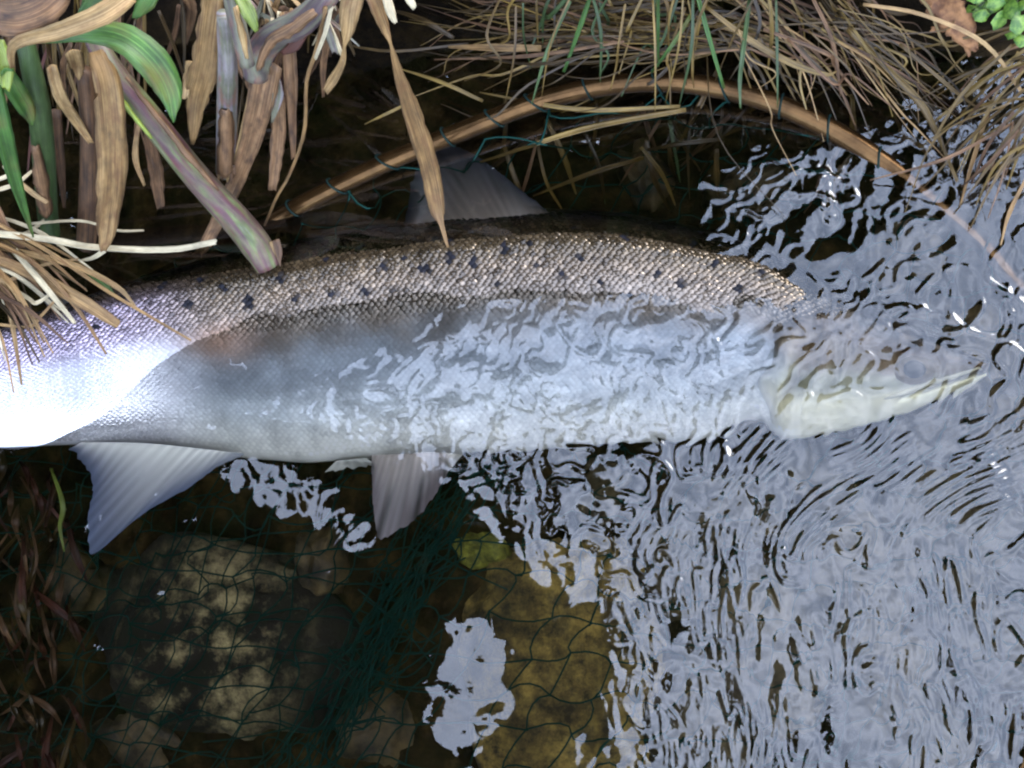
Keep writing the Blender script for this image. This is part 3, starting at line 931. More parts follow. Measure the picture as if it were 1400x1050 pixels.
rim_poly = [tuple(p[:2]) for p in catmull(rp[:, :2], 120)]
rim_arr = np.array(rim_poly)
def netting(ox, oy, a, b, zdeep, seed, clip=None, fold=True, wob=9):
    """Cords between the knots of a slack diamond mesh hung from the hoop."""
    r = np.random.default_rng(seed)
    nn = VNoise(seed + 40)
    node = {}
    for i in range(-60, 80):
        for j in range(-60, 80):
            x, y = ox + i * a[0] + j * b[0], oy + i * a[1] + j * b[1]
            if not (-330 < x < 1520 and 60 < y < 1340): continue
            x += 60 * fbm(nn, x / 330, y / 330, 2) + r.normal(0, wob * 0.4)
            y += 60 * fbm(nn, x / 330 + 20, y / 330 + 9, 2) + r.normal(0, wob * 0.4)
            if fold:
                lx = 640 - (y - 650) * 0.55
                d = x - lx
                m = smooth(560, 660, y)
                g = 0.16 + 0.84 * min(abs(d) / 210, 1)
                x = lx + d * (1 - m + m * g)
            if not inpoly(np.array(x), np.array(y), rim_poly): continue
            if clip and not clip(x, y): continue
            dr = np.min(np.hypot(rim_arr[:, 0] - x, rim_arr[:, 1] - y))
            k = int(np.argmin(np.hypot(rim_arr[:, 0] - x, rim_arr[:, 1] - y)))
            zr = np.interp(k / 119 * (len(rp) - 1), np.arange(len(rp)), rp[:, 2])
            z = zr + (zdeep - zr) * smooth(0, 200, dr) + 0.012 * fbm(nn, x / 120, y / 120 + 30, 2)
            node[i, j] = (x, y, min(z, 0.003))
    V, F = [], []
    def cord(p, q):
        p, q = np.array(p), np.array(q)
        if np.hypot(*(p - q)[:2]) > 130: return
        mid = (p + q) / 2 + np.array([r.normal(0, wob), r.normal(0, wob), r.normal(0, 0.002)])
        m2 = p * 0.75 + q * 0.25 + (mid - (p + q) / 2) * 0.8
        m3 = p * 0.25 + q * 0.75 + (mid - (p + q) / 2) * 0.8
        P = np.array([p, m2, mid, m3, q])
        W = at(P[:, 0], P[:, 1], P[:, 2])
        v, f, _ = tube_world(W, 0.00066, 4)
        o = len(V)
        V.extend(v)
        F.extend([tuple(o + t for t in g) for g in f[:-2]])
    for (i, j), p in node.items():
        for q in ((i + 1, j), (i, j + 1)):
            if q in node: cord(p, node[q])
        if r.random() < 1.0:
            c = at(*p)
            o = len(V)
            s = 0.0013
            V.extend([c + np.array(d) * s for d in ((1, 0, 0), (-1, 0, 0), (0, 1, 0), (0, -1, 0), (0, 0, 1), (0, 0, -1))])
            F.extend([(o, o + 2, o + 4), (o + 2, o + 1, o + 4), (o + 1, o + 3, o + 4), (o + 3, o, o + 4), (o + 2, o, o + 5), (o + 1, o + 2, o + 5), (o + 3, o + 1, o + 5), (o, o + 3, o + 5)])
    return V, F
for args in ((30, 40, (50, 5), (-26, 47), -0.092, 21, None, True), (10, 30, (44, -6), (-30, 58), -0.112, 22, (lambda x, y: x < 660 + (650 - y) * 0.2 and y > 600), True)):
    V, F = netting(*args)
    tag(mesh_obj('netting', V, F, M['cord'], net), kind='stuff')

# slack of the bag gathered into a loose diagonal pleat
fr_ = np.random.default_rng(77)
V, F = [], []
for k in range(34):
    u0, u1 = sorted(fr_.uniform(-0.1, 1.05, 2))
    if u1 - u0 < 0.25: u1 = u0 + 0.4
    off0, off1 = fr_.normal(0, 34), fr_.normal(0, 48)
    z0 = fr_.uniform(-0.088, -0.055)
    us = np.linspace(u0, u1, 9)
    P = np.stack([650 - 235 * us + off0 * (1 - us) + off1 * us + fr_.normal(0, 7, 9), 640 + 430 * us + fr_.normal(0, 7, 9), z0 + fr_.normal(0, 0.003, 9)], 1)
    W = catmull(at(P[:, 0], P[:, 1], P[:, 2]), 22)
    v, f, _ = tube_world(W, 0.0006, 4)
    o = len(V); V.extend(v); F.extend([tuple(o + t for t in q) for q in f[:-2]])
for k in range(36):
    u = fr_.uniform(0, 1)
    x, y = 650 - 235 * u + fr_.normal(0, 42), 640 + 430 * u
    a = fr_.normal(0.0, 0.6); l = fr_.uniform(30, 75)
    P = np.array([(x - math.cos(a) * l, y - math.sin(a) * l), (x + fr_.normal(0, 8), y + fr_.normal(14, 10)), (x + math.cos(a) * l, y + math.sin(a) * l)])
    W = catmull(at(P[:, 0], P[:, 1], fr_.uniform(-0.09, -0.06)), 10)
    v, f, _ = tube_world(W, 0.0006, 4)
    o = len(V); V.extend(v); F.extend([tuple(o + t for t in q) for q in f[:-2]])
tag(mesh_obj('gathered_netting', V, F, M['cord'], net), kind='stuff')['label'] = 'gathered dark pleat of the netting'

# ------------------------------------------------------------------ stones on the bed
def rock(name, cx, cy, z, rx, ry, h, mat, label, cat='stone', group=None, seed=0, rot=0.0, n=40, m=20, rough=0.25):
    nz = VNoise(seed + 100)
    c = at(cx, cy, z)
    g = float(ground_z(np.array(c[0]), np.array(c[1])))
    V = []
    for i in range(m + 1):
        phi = math.pi * i / m
        for k in range(n):
            a = 2 * math.pi * k / n
            d = np.array([math.sin(phi) * math.cos(a), math.sin(phi) * math.sin(a), math.cos(phi)])
            s = 1 + rough * (fbm(nz, d[0] * 1.6 + 5 + d[2], d[1] * 1.6 + 5 - d[2] * 0.7, 4)) * 1.6
            d = np.sign(d) * np.abs(d) ** 0.8
            x, y = d[0] * rx * PX * s, d[1] * ry * PX * s
            V.append((c[0] + x * math.cos(rot) - y * math.sin(rot), c[1] + x * math.sin(rot) + y * math.cos(rot), z - h + d[2] * h * (s if d[2] > 0 else 1)))
    F = grid_faces(m + 1, n, True)
    o = mesh_obj(name, np.array(V) - c * [1, 1, 0] - [0, 0, z - h], [tuple(reversed(f)) for f in F], mat)
    o.location = (c[0], c[1], z - h)
    return tag(o, label, cat, group)
rock('rock', 280, 880, -0.118, 225, 150, 0.04, M['palerock'], 'pale crusted rock on the dark bed beneath the green netting', seed=1, rot=-0.2, n=90, m=50, rough=0.2)
rock('rock', 760, 920, -0.122, 150, 210, 0.05, M['algae'], 'yellow brown algae covered rock on the stream bed', seed=2, rot=0.15, n=80, m=44, rough=0.2)
rock('mossy_stone', 650, 752, -0.115, 34, 28, 0.02, M['moss'], 'small bright yellow green mossy stone beside the algae covered rock', seed=3, n=40, m=24, rough=0.5)
OPEN = [(1000, 700, 90, 60), (1160, 800, 120, 80), (1300, 720, 80, 95), (1040, 900, 100, 120), (1230, 980, 130, 80), (920, 780, 60, 60), (1370, 880, 70, 90), (960, 1010, 80, 60), (820, 680, 60, 35), (1120, 660, 60, 40)]
SHADE = [(1330, 470, 60, 50, 'dark brown stone on the bed beside the snout of the fish'),
         (430, 760, 60, 40, 'rounded brown stone between the pale crusted rock and the pelvic fin tip'),
         (500, 1000, 70, 60, 'dark brown stone beneath the gathered pleat of green netting'),
         (90, 800, 60, 60, 'rounded brown stone between the red water weed and the anal fin tip'),
         (180, 1020, 80, 50, 'rounded brown stone on the far side of the pale crusted rock from the fish'),
         (1250, 330, 70, 60, 'dark brown stone under the dipping end of the bronze hoop'),
         (880, 235, 70, 40, 'dark brown stone under the drowned straw beside the dorsal fin'),
         (1020, 255, 60, 40, 'dark brown stone between the fish shoulder and the bronze hoop'),
         (1390, 600, 60, 70, 'dark brown stone in open water straight ahead of the fish mouth')]
for k, (x, y, rx, ry, lab) in enumerate([o + ('rounded yellow brown stone under the rippled open water',) for o in OPEN] + SHADE):
    warm = k < len(OPEN)
    rock('stone', x, y, -0.130 + 0.006 * math.sin(k * 3), rx, ry, 0.03, M['rock'] if warm else M['stone'], lab,
         group='stones under the open water' if warm else None, seed=10 + k, rot=k * 1.3, n=36, m=18, rough=0.35)

# ------------------------------------------------------------------ broad-leaved plants hanging over the bank
def up_root(x): return at(x, -60, 0.2)
pA = empty('reed_plant', up_root(120), 'reed with thick reddish green stalk touching the fish and arching green leaf', 'plant')
stem('stalk', [(120, 30, 0.17), (150, 92, 0.16), (200, 155, 0.13), (265, 237, 0.085), (322, 300, 0.045), (350, 335, 0.025), (368, 364, 0.012)], [28, 33, 36, 37, 42, 43, 36], M['stalk'], pA, n=30, k=14, hollow=True, seed=3, label='reddish green stalk with cut hollow end')
leaf('green_leaf', [(60, 52, 0.19), (115, 45, 0.20), (165, 52, 0.20), (205, 82, 0.19), (230, 122, 0.175), (238, 168, 0.165)], [16, 26, 44, 52, 40, 3], M['green'], pA, n=24, curl=0.3, roll=0.2, seed=4, label='glossy green arching leaf')
leaf('dry_leaf', [(18, 100, 0.19), (15, 70, 0.22), (30, 55, 0.23), (80, 42, 0.235), (140, 18, 0.235), (185, -14, 0.23)], [6, 12, 18, 24, 30, 24], M['straw'], pA, n=26, curl=0.3, roll=-0.3, ragged=0.06, seed=5)
leaf('dry_leaf', [(130, 70, 0.19), (145, 110, 0.18), (152, 180, 0.15), (152, 255, 0.11), (146, 310, 0.075), (141, 346, 0.055)], [22, 38, 44, 40, 28, 7], M['straw'], pA, n=26, curl=0.14, ragged=0.12, seed=6, label='broad tan dry leaf hanging straight down')
leaf('leaf_tip', [(143, 342, 0.056), (128, 352, 0.05), (108, 357, 0.045)], [7, 6, 3], M['pale'], pA, n=8, seed=7)
leaf('dry_leaf', [(70, 90, 0.17), (82, 130, 0.15), (104, 165, 0.12), (126, 198, 0.10)], [14, 18, 14, 7], M['straw'], pA, n=14, curl=0.3, seed=8)
leaf('dry_leaf', [(100, 70, 0.17), (106, 90, 0.15), (108, 110, 0.14)], [24, 20, 2], M['straw'], pA, n=10, seed=88)
pB = empty('reed_plant', up_root(40), 'clump of green shoots with dark wet bases beside dry grass tuft', 'plant')
stem('shoot', [(30, 40, 0.2), (42, 90, 0.18), (54, 150, 0.14), (61, 230, 0.08), (66, 300, 0.02), (68, 340, -0.02)], [24, 27, 30, 29, 26, 20], M['darkgreen'], pB, n=20, k=12, seed=9)
leaf('green_leaf', [(8, 95, 0.2), (20, 120, 0.18), (36, 148, 0.16), (44, 172, 0.145)], [18, 30, 24, 4], M['green'], pB, n=14, curl=0.3, seed=10)
leaf('green_leaf', [(-12, 110, 0.19), (4, 180, 0.16), (22, 250, 0.12), (46, 325, 0.07)], [26, 26, 18, 2], M['green'], pB, n=18, curl=0.3, seed=11, label='long pointed green leaf')
leaf('green_leaf', [(-5, 55, 0.21), (6, 90, 0.2), (8, 125, 0.19)], [20, 26, 10], M['yellowgreen'], pB, n=12, curl=0.3, seed=12)
leaf('green_leaf', [(60, -10, 0.22), (70, 12, 0.215), (74, 30, 0.21)], [26, 24, 6], M['yellowgreen'], pB, n=12, seed=13)
leaf('green_leaf', [(140, -12, 0.21), (125, 5, 0.205), (105, 28, 0.2)], [18, 24, 6], M['green'], pB, n=12, seed=14)
leaf('green_leaf', [(215, -20, 0.2), (200, 2, 0.195), (182, 26, 0.19)], [20, 26, 6], M['green'], pB, n=12, seed=15)
stem('dead_stalk', [(115, 95, 0.14), (122, 180, 0.10), (122, 260, 0.05), (118, 335, 0.0)], [20, 24, 26, 26], M['brown'], pB, n=16, k=10, seed=16)
leaf('dead_leaf', [(-10, 20, 0.235), (25, 22, 0.235), (60, 8, 0.235), (90, -20, 0.235)], [50, 62, 50, 30], M['brown'], pB, n=16, curl=0.2, seed=17)
leaf('dead_leaf', [(75, 150, 0.1), (82, 220, 0.06), (88, 285, 0.02)], [16, 14, 4], M['brown'], pB, n=12, seed=18)
pC = empty('reed_plant', up_root(320), 'clump of mauve sheathed stalks and torn tan leaves hanging together', 'plant')
leaf('dry_leaf', [(292, -10, 0.19), (286, 40, 0.17), (278, 100, 0.14), (268, 140, 0.115), (263, 198, 0.09)], [30, 36, 42, 30, 5], M['straw'], pC, n=24, curl=0.3, ragged=0.22, seed=20, label='torn tan leaf with ragged edge')
leaf('leaf_tip', [(262, 85, 0.14), (256, 110, 0.13), (253, 136, 0.125)], [16, 12, 10], M['straw'], pC, n=8, ragged=0.2, seed=21)
stem('stalk', [(306, 20, 0.19), (311, 90, 0.15), (310, 160, 0.10), (308, 236, 0.05)], [20, 27, 28, 25], M['mauve'], pC, n=20, k=12, seed=22, hollow=True, label='mauve and green stalk with browned end')
stem('stalk', [(312, -20, 0.22), (325, 35, 0.2), (338, 88, 0.18)], [22, 25, 22], M['mauve'], pC, n=16, k=12, seed=23, hollow=True)
leaf('green_leaf', [(325, -10, 0.225), (340, 18, 0.22), (352, 46, 0.21)], [18, 22, 5], M['yellowgreen'], pC, n=12, curl=0.3, seed=24)
stem('dead_stalk', [(452, -10, 0.2), (415, 28, 0.19), (372, 52, 0.175), (352, 80, 0.16), (350, 105, 0.15)], [30, 38, 38, 40, 34], M['mauve'], pC, n=20, k=12, seed=25)
leaf('dead_leaf', [(366, 85, 0.155), (354, 150, 0.12), (336, 215, 0.07), (308, 280, 0.03), (268, 352, -0.01)], [44, 36, 26, 22, 14], M['brown'], pC, n=26, curl=0.25, ragged=0.1, seed=26)
leaf('dead_leaf', [(380, 130, 0.12), (380, 190, 0.08), (372, 264, 0.04)], [20, 22, 12], M['brown'], pC, n=16, curl=0.3, ragged=0.15, seed=27)
leaf('dead_leaf', [(420, 42, 0.185), (402, 62, 0.18), (384, 74, 0.175)], [8, 18, 5], M['rust'], pC, n=10, seed=28)
leaf('dry_leaf', [(378, 100, 0.14), (380, 130, 0.13), (372, 168, 0.11)], [6, 16, 3], M['mauve'], pC, n=12, curl=0.4, seed=29)
leaf('dead_leaf', [(345, 120, 0.12), (338, 165, 0.1), (320, 230, 0.06)], [10, 14, 6], M['straw'], pC, n=14, seed=30)
stem('thin_stalk', [(445, 10, 0.2), (432, 70, 0.17), (419, 112, 0.15), (416, 180, 0.11), (396, 238, 0.07), (378, 270, 0.04), (362, 308, 0.006)], [6, 6, 5, 5, 4, 4, 3], M['straw'], pC, n=22, k=6, seed=31, label='thin bent stalk dipping into the water')
leaf('dry_leaf', [(200, 150, 0.09), (206, 190, 0.07), (214, 240, 0.03), (218, 296, -0.01)], [8, 18, 22, 8], M['brown'], pC, n=16, ragged=0.2, seed=32)
leaf('dry_leaf', [(190, 165, 0.09), (185, 215, 0.07), (198, 255, 0.05)], [5, 9, 4], M['straw'], pC, n=10, seed=33)
pD = empty('reed_plant', up_root(500), 'pair of long twisted tan leaves, one tip resting on the fish back', 'plant')
leaf('dry_leaf', [(486, -20, 0.2), (478, 15, 0.19), (475, 42, 0.18), (471, 62, 0.17), (468, 85, 0.155), (456, 108, 0.14), (444, 127, 0.13)], [34, 30, 18, 4, 10, 14, 9], M['straw'], pD, n=30, curl=0.3, seed=34)
leaf('dry_leaf', [(500, -25, 0.2), (514, 5, 0.19), (526, 38, 0.175), (534, 60, 0.165), (544, 96, 0.145), (560, 145, 0.115), (576, 192, 0.085), (590, 245, 0.05), (598, 288, 0.026), (603, 305, 0.02), (613, 340, 0.010)],
     [24, 24, 14, 4, 14, 27, 29, 28, 22, 8, 4], M['straw'], pD, n=44, curl=0.2, ragged=0.14, seed=35, label='long torn tan leaf resting on the fish back')
leaf('dry_leaf', [(528, -5, 0.195), (534, 16, 0.19), (541, 33, 0.185)], [14, 14, 6], M['pale'], pD, n=10, seed=36)
leaf('dry_leaf', [(436, 12, 0.19), (448, 42, 0.18), (460, 76, 0.17)], [10, 14, 9], M['mauve'], pD, n=12, seed=37)
leaf('dry_leaf', [(552, -14, 0.2), (560, 0, 0.195), (568, 12, 0.19)], [10, 12, 8], M['pale'], pD, n=8, seed=38)
leaf('dry_leaf', [(455, -5, 0.2), (446, 40, 0.19), (430, 82, 0.175)], [6, 6, 5], M['pale'], pD, n=12, seed=39)
# split sheaths and frayed ends on the cut stalks
leaf('sheath', [(309, 150, 0.118), (309, 195, 0.09), (307, 244, 0.062)], [20, 25, 24], M['brown'], pC, n=14, curl=-0.5, ragged=0.25, seed=50)
leaf('sheath', [(322, 10, 0.228), (331, 45, 0.212), (338, 82, 0.196)], [8, 12, 6], M['straw'], pC, n=12, curl=-0.4, ragged=0.3, seed=51)
leaf('sheath', [(430, 16, 0.215), (396, 42, 0.205), (368, 60, 0.195), (352, 98, 0.175)], [12, 20, 16, 10], M['brown'], pC, n=16, curl=-0.4, ragged=0.3, seed=52)
leaf('sheath', [(172, 106, 0.168), (214, 158, 0.142), (262, 218, 0.112), (300, 262, 0.085)], [5, 11, 12, 4], M['brown'], pA, n=18, curl=-0.4, ragged=0.3, seed=53)
leaf('sheath', [(140, 100, 0.172), (176, 150, 0.15), (208, 190, 0.13)], [5, 9, 4], M['yellowgreen'], pA, n=14, curl=-0.4, ragged=0.2, seed=54)
leaf('sheath', [(48, 200, 0.12), (57, 250, 0.085), (64, 300, 0.045)], [12, 22, 20], M['brown'], pB, n=14, curl=-0.5, ragged=0.3, seed=55)
for k in range(9):
    x0 = 350 + k * 4.0
    leaf('frayed_fibre', [(x0 - 3, 340 - k * 1.6, 0.026), (x0 + 1, 356 - k * 1.5, 0.02), (x0 + 3 + 3 * math.sin(k * 2.1), 370 - k * 1.2 + 4 * math.cos(k * 1.7), 0.014)], [6, 6, 2], M['brown' if k % 3 else 'straw'], pA, n=8, curl=0.2, seed=60 + k)
for k in range(6):
    x0 = 298 + k * 4.2
    leaf('frayed_fibre', [(x0, 226, 0.066), (x0 + 1, 238, 0.06), (x0 + 2 * math.sin(k * 2.1), 248 + 5 * math.cos(k * 1.7), 0.054)], [5, 5, 2], M['brown' if k % 3 else 'straw'], pC, n=8, curl=0.2, seed=70 + k)
# dead litter of the clump, further back in the shade of the bank
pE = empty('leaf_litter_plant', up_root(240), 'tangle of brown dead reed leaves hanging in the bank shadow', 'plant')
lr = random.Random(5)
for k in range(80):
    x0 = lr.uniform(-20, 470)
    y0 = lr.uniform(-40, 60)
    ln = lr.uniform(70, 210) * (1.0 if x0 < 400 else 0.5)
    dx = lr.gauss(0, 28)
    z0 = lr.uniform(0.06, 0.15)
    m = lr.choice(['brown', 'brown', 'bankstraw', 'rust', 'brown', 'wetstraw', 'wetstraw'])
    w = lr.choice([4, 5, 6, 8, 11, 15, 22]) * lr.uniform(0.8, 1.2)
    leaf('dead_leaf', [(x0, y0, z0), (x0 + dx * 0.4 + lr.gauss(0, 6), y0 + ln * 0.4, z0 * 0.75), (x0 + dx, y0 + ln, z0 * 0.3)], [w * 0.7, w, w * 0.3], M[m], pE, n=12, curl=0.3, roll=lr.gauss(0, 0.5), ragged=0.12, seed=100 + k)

for k in range(30):                             # pale shreds high in the clump
    x0, y0 = lr.uniform(330, 470), lr.uniform(-30, 30)
    a = lr.uniform(0.6, 2.4)
    ln = lr.uniform(25, 70)
    leaf('shred', [(x0, y0, 0.17), (x0 + math.cos(a) * ln * 0.5, y0 + math.sin(a) * ln * 0.5, 0.165), (x0 + math.cos(a) * ln, y0 + math.sin(a) * ln, 0.155)], [6, lr.uniform(5, 11), 2], M[lr.choice(['straw', 'pale', 'straw', 'mauve'])], pE, n=9, curl=0.3, roll=lr.gauss(0, 0.6), ragged=0.2, seed=300 + k)

# dry tuft at the left
tL = empty('grass_tuft', at(-120, 330, 0.1), 'bleached dry grass tuft lying over the tail of the fish', 'grass')
LEFT = [([(-40, 316, 0.07), (60, 326, 0.06), (130, 338, 0.05), (230, 341, 0.042), (298, 330, 0.04)], [10, 10, 9, 9, 8], 'pale'),
        ([(40, 306, 0.05), (110, 302, 0.045), (160, 315, 0.04), (198, 315, 0.035)], [4, 4, 4, 3], 'pale'),
        ([(-30, 345, 0.07), (40, 372, 0.06), (110, 410, 0.05), (165, 445, 0.035)], [14, 18, 22, 12], 'straw'),
        ([(-40, 318, 0.07), (40, 355, 0.065), (100, 415, 0.05), (146, 485, 0.032)], [6, 7, 6, 3], 'straw'),
        ([(-30, 292, 0.07), (60, 340, 0.06), (150, 400, 0.05), (262, 466, 0.03)], [6, 6, 5, 3], 'straw'),
        ([(-20, 356, 0.07), (4, 390, 0.06), (18, 450, 0.05), (30, 528, 0.035)], [8, 8, 7, 3], 'straw'),
        ([(-30, 440, 0.06), (38, 447, 0.05), (56, 432, 0.05), (78, 408, 0.05)], [4, 4, 4, 3], 'straw'),
        ([(20, 342, 0.065), (60, 390, 0.06), (104, 444, 0.045)], [9, 9, 5], 'pale'),
        ([(-30, 330, 0.06), (30, 345, 0.06), (100, 362, 0.05), (160, 392, 0.04), (186, 420, 0.03)], [6, 9, 10, 8, 3], 'straw'),
        ([(70, 352, 0.045), (112, 366, 0.045), (140, 386, 0.04), (158, 404, 0.035)], [6, 10, 9, 2], 'green'),
        ([(-30, 400, 0.06), (20, 380, 0.06), (60, 362, 0.055), (108, 354, 0.05)], [5, 5, 5, 3], 'straw'),
        ([(-20, 372, 0.06), (36, 406, 0.055), (50, 414, 0.055), (74, 398, 0.05)], [6, 6, 6, 3], 'pale'),
        ([(-20, 264, 0.08), (20, 252, 0.075), (46, 232, 0.07)], [6, 6, 4], 'pale'),
        ([(28, 250, 0.08), (48, 266, 0.075), (66, 278, 0.07)], [7, 8, 5], 'straw'),
        ([(-20, 250, 0.08), (10, 240, 0.08), (4, 225, 0.08)], [6, 6, 4], 'pale'),
        ([(-20, 330, 0.05), (30, 322, 0.045), (62, 300, 0.04)], [6, 7, 4], 'pale'),
        ([(-15, 270, 0.07), (15, 330, 0.06), (44, 350, 0.05)], [18, 20, 16], 'brown')]
for k, (p, w, m) in enumerate(LEFT):
    leaf('blade', p, w, M[m], tL, n=16, curl=0.3, thick=0.0006, roll=0.3 * math.sin(k * 2.3), seed=400 + k)
for k in range(42):
    y0 = lr.uniform(280, 400)
    a = lr.gauss(0.62, 0.28)
    ln = lr.uniform(70, 190)
    x0 = -40
    p = [(x0, y0, 0.065), (x0 + math.cos(a) * ln * 0.5, y0 + math.sin(a) * ln * 0.5, 0.058 + lr.gauss(0, 0.004)), (x0 + math.cos(a + 0.15) * ln, y0 + math.sin(a + 0.15) * ln, 0.045)]
    leaf('blade', p, [4, lr.uniform(3, 8), 2], M[lr.choice(['straw', 'straw', 'pale', 'brown', 'wetstraw'])], tL, n=10, curl=0.3, roll=lr.gauss(0, 0.4), seed=450 + k)

# ------------------------------------------------------------------ wet grass along the top bank
def tuft(name, label, base, blades):
    e = empty(name, base, label, 'grass')
    for k, (p, w, m) in enumerate(blades):
        leaf('blade', p, w, M[m], e, n=11 if len(p) < 4 else 16, curl=0.3, thick=0.0005, roll=0.5 * math.sin(k * 1.7), seed=700 + k + len(label))
    return e
def bl(x0, y0, x1, y1, z0, z1, bend, w, m):
    mx, my = (x0 + x1) / 2, (y0 + y1) / 2
    dx, dy = x1 - x0, y1 - y0
    return ([(x0, y0, z0), (mx - dy * bend, my + dx * bend, (z0 + z1) / 2 + 0.008), (x1, y1, z1)], [w * 0.8, w, w * 0.3], m)
def kink(B, r):
    p, w, m = B
    if r.random() < 0.5:
        a, b = p[-2], p[-1]
        p = p[:-1] + [((a[0] + b[0]) / 2 + r.gauss(0, 14), (a[1] + b[1]) / 2 + r.gauss(0, 14), (a[2] + b[2]) / 2), b]
        w = [w[0], w[1], w[1] * 0.8, w[2]]
    return (p, w, m)
g = random.Random(21)
B1 = []
for k in range(170):                             # straw swept flat to the left along the bank
    x0 = g.uniform(800, 1060); y0 = g.uniform(-25, 70)
    ln = g.uniform(90, 330); a = math.pi + g.gauss(-0.10, 0.30)
    z0 = g.uniform(0.012, 0.06)
    B1.append(kink(bl(x0, y0, x0 + math.cos(a) * ln, y0 - math.sin(a) * ln * 0.9 + g.gauss(0, 6), z0, max(0.004, z0 - 0.03), g.gauss(0, 0.06), g.choice([1.8, 2.2, 2.6, 3, 3.5, 4.5, 6]), g.choice(['bankstraw', 'wetstraw', 'wetstraw', 'bankstraw', 'brown'])), g))
B1 += [bl(740, 66, 612, 64, 0.03, 0.022, 0.0, 11, 'straw'), bl(930, 145, 655, 126, 0.02, 0.012, -0.05, 8, 'bankstraw'), bl(640, 60, 400, 40, 0.012, 0.004, -0.08, 4, 'wetstraw'), bl(620, 52, 530, 12, 0.02, 0.014, 0.05, 9, 'wetstraw'),
       bl(660, 138, 540, 92, 0.012, 0.006, 0.03, 6, 'bankstraw'), bl(560, 140, 498, 170, 0.010, 0.004, 0.0, 5, 'bankstraw')]
tuft('grass_tuft', 'wet straw swept flat along the bank above the net hoop', at(900, -40, 0.06), B1)
B2 = []
for k in range(34):                              # green and tan blades hanging down between
    x0 = g.uniform(670, 1090); y0 = g.uniform(-50, 10)
    ln = g.uniform(70, 160); dx = g.gauss(-14, 32)
    z0 = g.uniform(0.06, 0.10)
    B2.append(kink(bl(x0, y0, x0 + dx, y0 + ln, z0, 0.028, g.gauss(0, 0.08), g.uniform(3, 7), g.choice(['darkgreen', 'darkgreen', 'bankstraw', 'wetstraw', 'bankstraw'])), g))
B2 += [([(812, -20, 0.09), (795, 30, 0.07), (770, 100, 0.04)], [7, 8, 4], 'green'), ([(950, -20, 0.08), (966, 40, 0.07), (990, 122, 0.035)], [6, 7, 4], 'green'), ([(900, -20, 0.08), (900, 40, 0.07), (900, 92, 0.04)], [5, 6, 3], 'green'),
       ([(945, 20, 0.06), (920, 60, 0.06), (890, 100, 0.035)], [6, 6, 3], 'green')]
tuft('grass_tuft', 'upright green and tan blades hanging above the crown of the hoop', at(870, -60, 0.1), B2)
B3 = []
for k in range(115):                             # long wet straw arching right and down into the water
    x0 = g.uniform(960, 1190); y0 = g.uniform(-40, 60)
    ln = g.choice([80, 110, 150, 190, 240]) * g.uniform(0.8, 1.2); a = g.gauss(0.66, 0.36)
    z0 = g.uniform(0.02, 0.07)
    B3.append(kink(bl(x0, y0, x0 + math.cos(a) * ln, y0 + math.sin(a) * ln, z0, max(0.002, z0 - 0.045), g.gauss(-0.04, 0.08), g.choice([1.8, 2.2, 2.6, 3, 3.5, 4.5, 6]), g.choice(['bankstraw', 'wetstraw', 'wetstraw', 'brown', 'bankstraw', 'wetstraw', 'brown', 'straw'])), g))
B3 += [([(960, 5, 0.07), (1020, 52, 0.06), (1080, 86, 0.05), (1128, 102, 0.045), (1145, 97, 0.042)], [5, 9, 10, 6, 2], 'bankstraw'), ([(1180, 6, 0.07), (1260, 20, 0.065), (1346, 60, 0.05), (1398, 128, 0.02)], [5, 6, 6, 5], 'straw'),
       ([(1160, 38, 0.05), (1210, 90, 0.035), (1265, 150, 0.012), (1310, 250, 0.003)], [10, 11, 10, 5], 'bankstraw'), ([(1230, 60, 0.05), (1300, 120, 0.03), (1340, 150, 0.01)], [5, 5, 3], 'bankstraw')]
tuft('grass_tuft', 'long wet straw arching from the bank down into the rippled water', at(1060, -50, 0.07), B3)
B4 = []
for k in range(46):                              # right corner, straws reaching left
    x0 = g.uniform(1380, 1480); y0 = g.uniform(20, 200)
    ln = g.uniform(80, 220); a = math.pi - g.gauss(0.75, 0.35)
    z0 = g.uniform(0.03, 0.06)
    B4.append(bl(x0, y0, x0 + math.cos(a) * ln, y0 + math.sin(a) * ln, z0, 0.003, g.gauss(0.04, 0.06), g.uniform(3, 6), g.choice(['bankstraw', 'wetstraw', 'bankstraw', 'brown'])))
B4 += [([(1440, 40, 0.05), (1370, 92, 0.035), (1278, 166, 0.008)], [5, 6, 4], 'bankstraw'), ([(1430, 60, 0.05), (1360, 110, 0.03), (1312, 158, 0.006)], [4, 5, 3], 'bankstraw'), ([(1352, 150, 0.012), (1330, 220, 0.006), (1312, 284, 0.002)], [5, 6, 2], 'straw'),
       ([(1410, 230, 0.012), (1380, 290, 0.006), (1368, 336, 0.002)], [5, 6, 2], 'straw')]
tuft('grass_tuft', 'sparse tan straws leaning from the right over rippled sky reflection', at(1470, 100, 0.05), B4)
B5 = []
for k in range(44):                              # drowned stems behind the net
    x0 = g.uniform(680, 1230); y0 = g.uniform(110, 210)
    a = g.choice([g.gauss(1.35, 0.3), g.gauss(2.7, 0.25)])
    ln = g.uniform(50, 150)
    B5.append(bl(x0, y0, x0 + math.cos(a) * ln, y0 + math.sin(a) * ln, -0.012, -0.05, g.gauss(0, 0.05), g.uniform(4, 9), g.choice(['wetstraw', 'bankstraw', 'wetstraw', 'brown', 'bankstraw'])))
B5 += [bl(938, 150, 655, 222, 0.006, -0.01, 0.03, 9, 'bankstraw'), bl(880, 215, 728, 268, -0.008, -0.02, 0.02, 9, 'bankstraw'), bl(990, 190, 860, 210, -0.008, -0.02, 0.02, 7, 'wetstraw'), bl(985, 90, 920, 215, 0.01, -0.03, 0.0, 9, 'bankstraw'),
       bl(910, 130, 930, 250, -0.01, -0.03, 0.0, 6, 'darkgreen')]
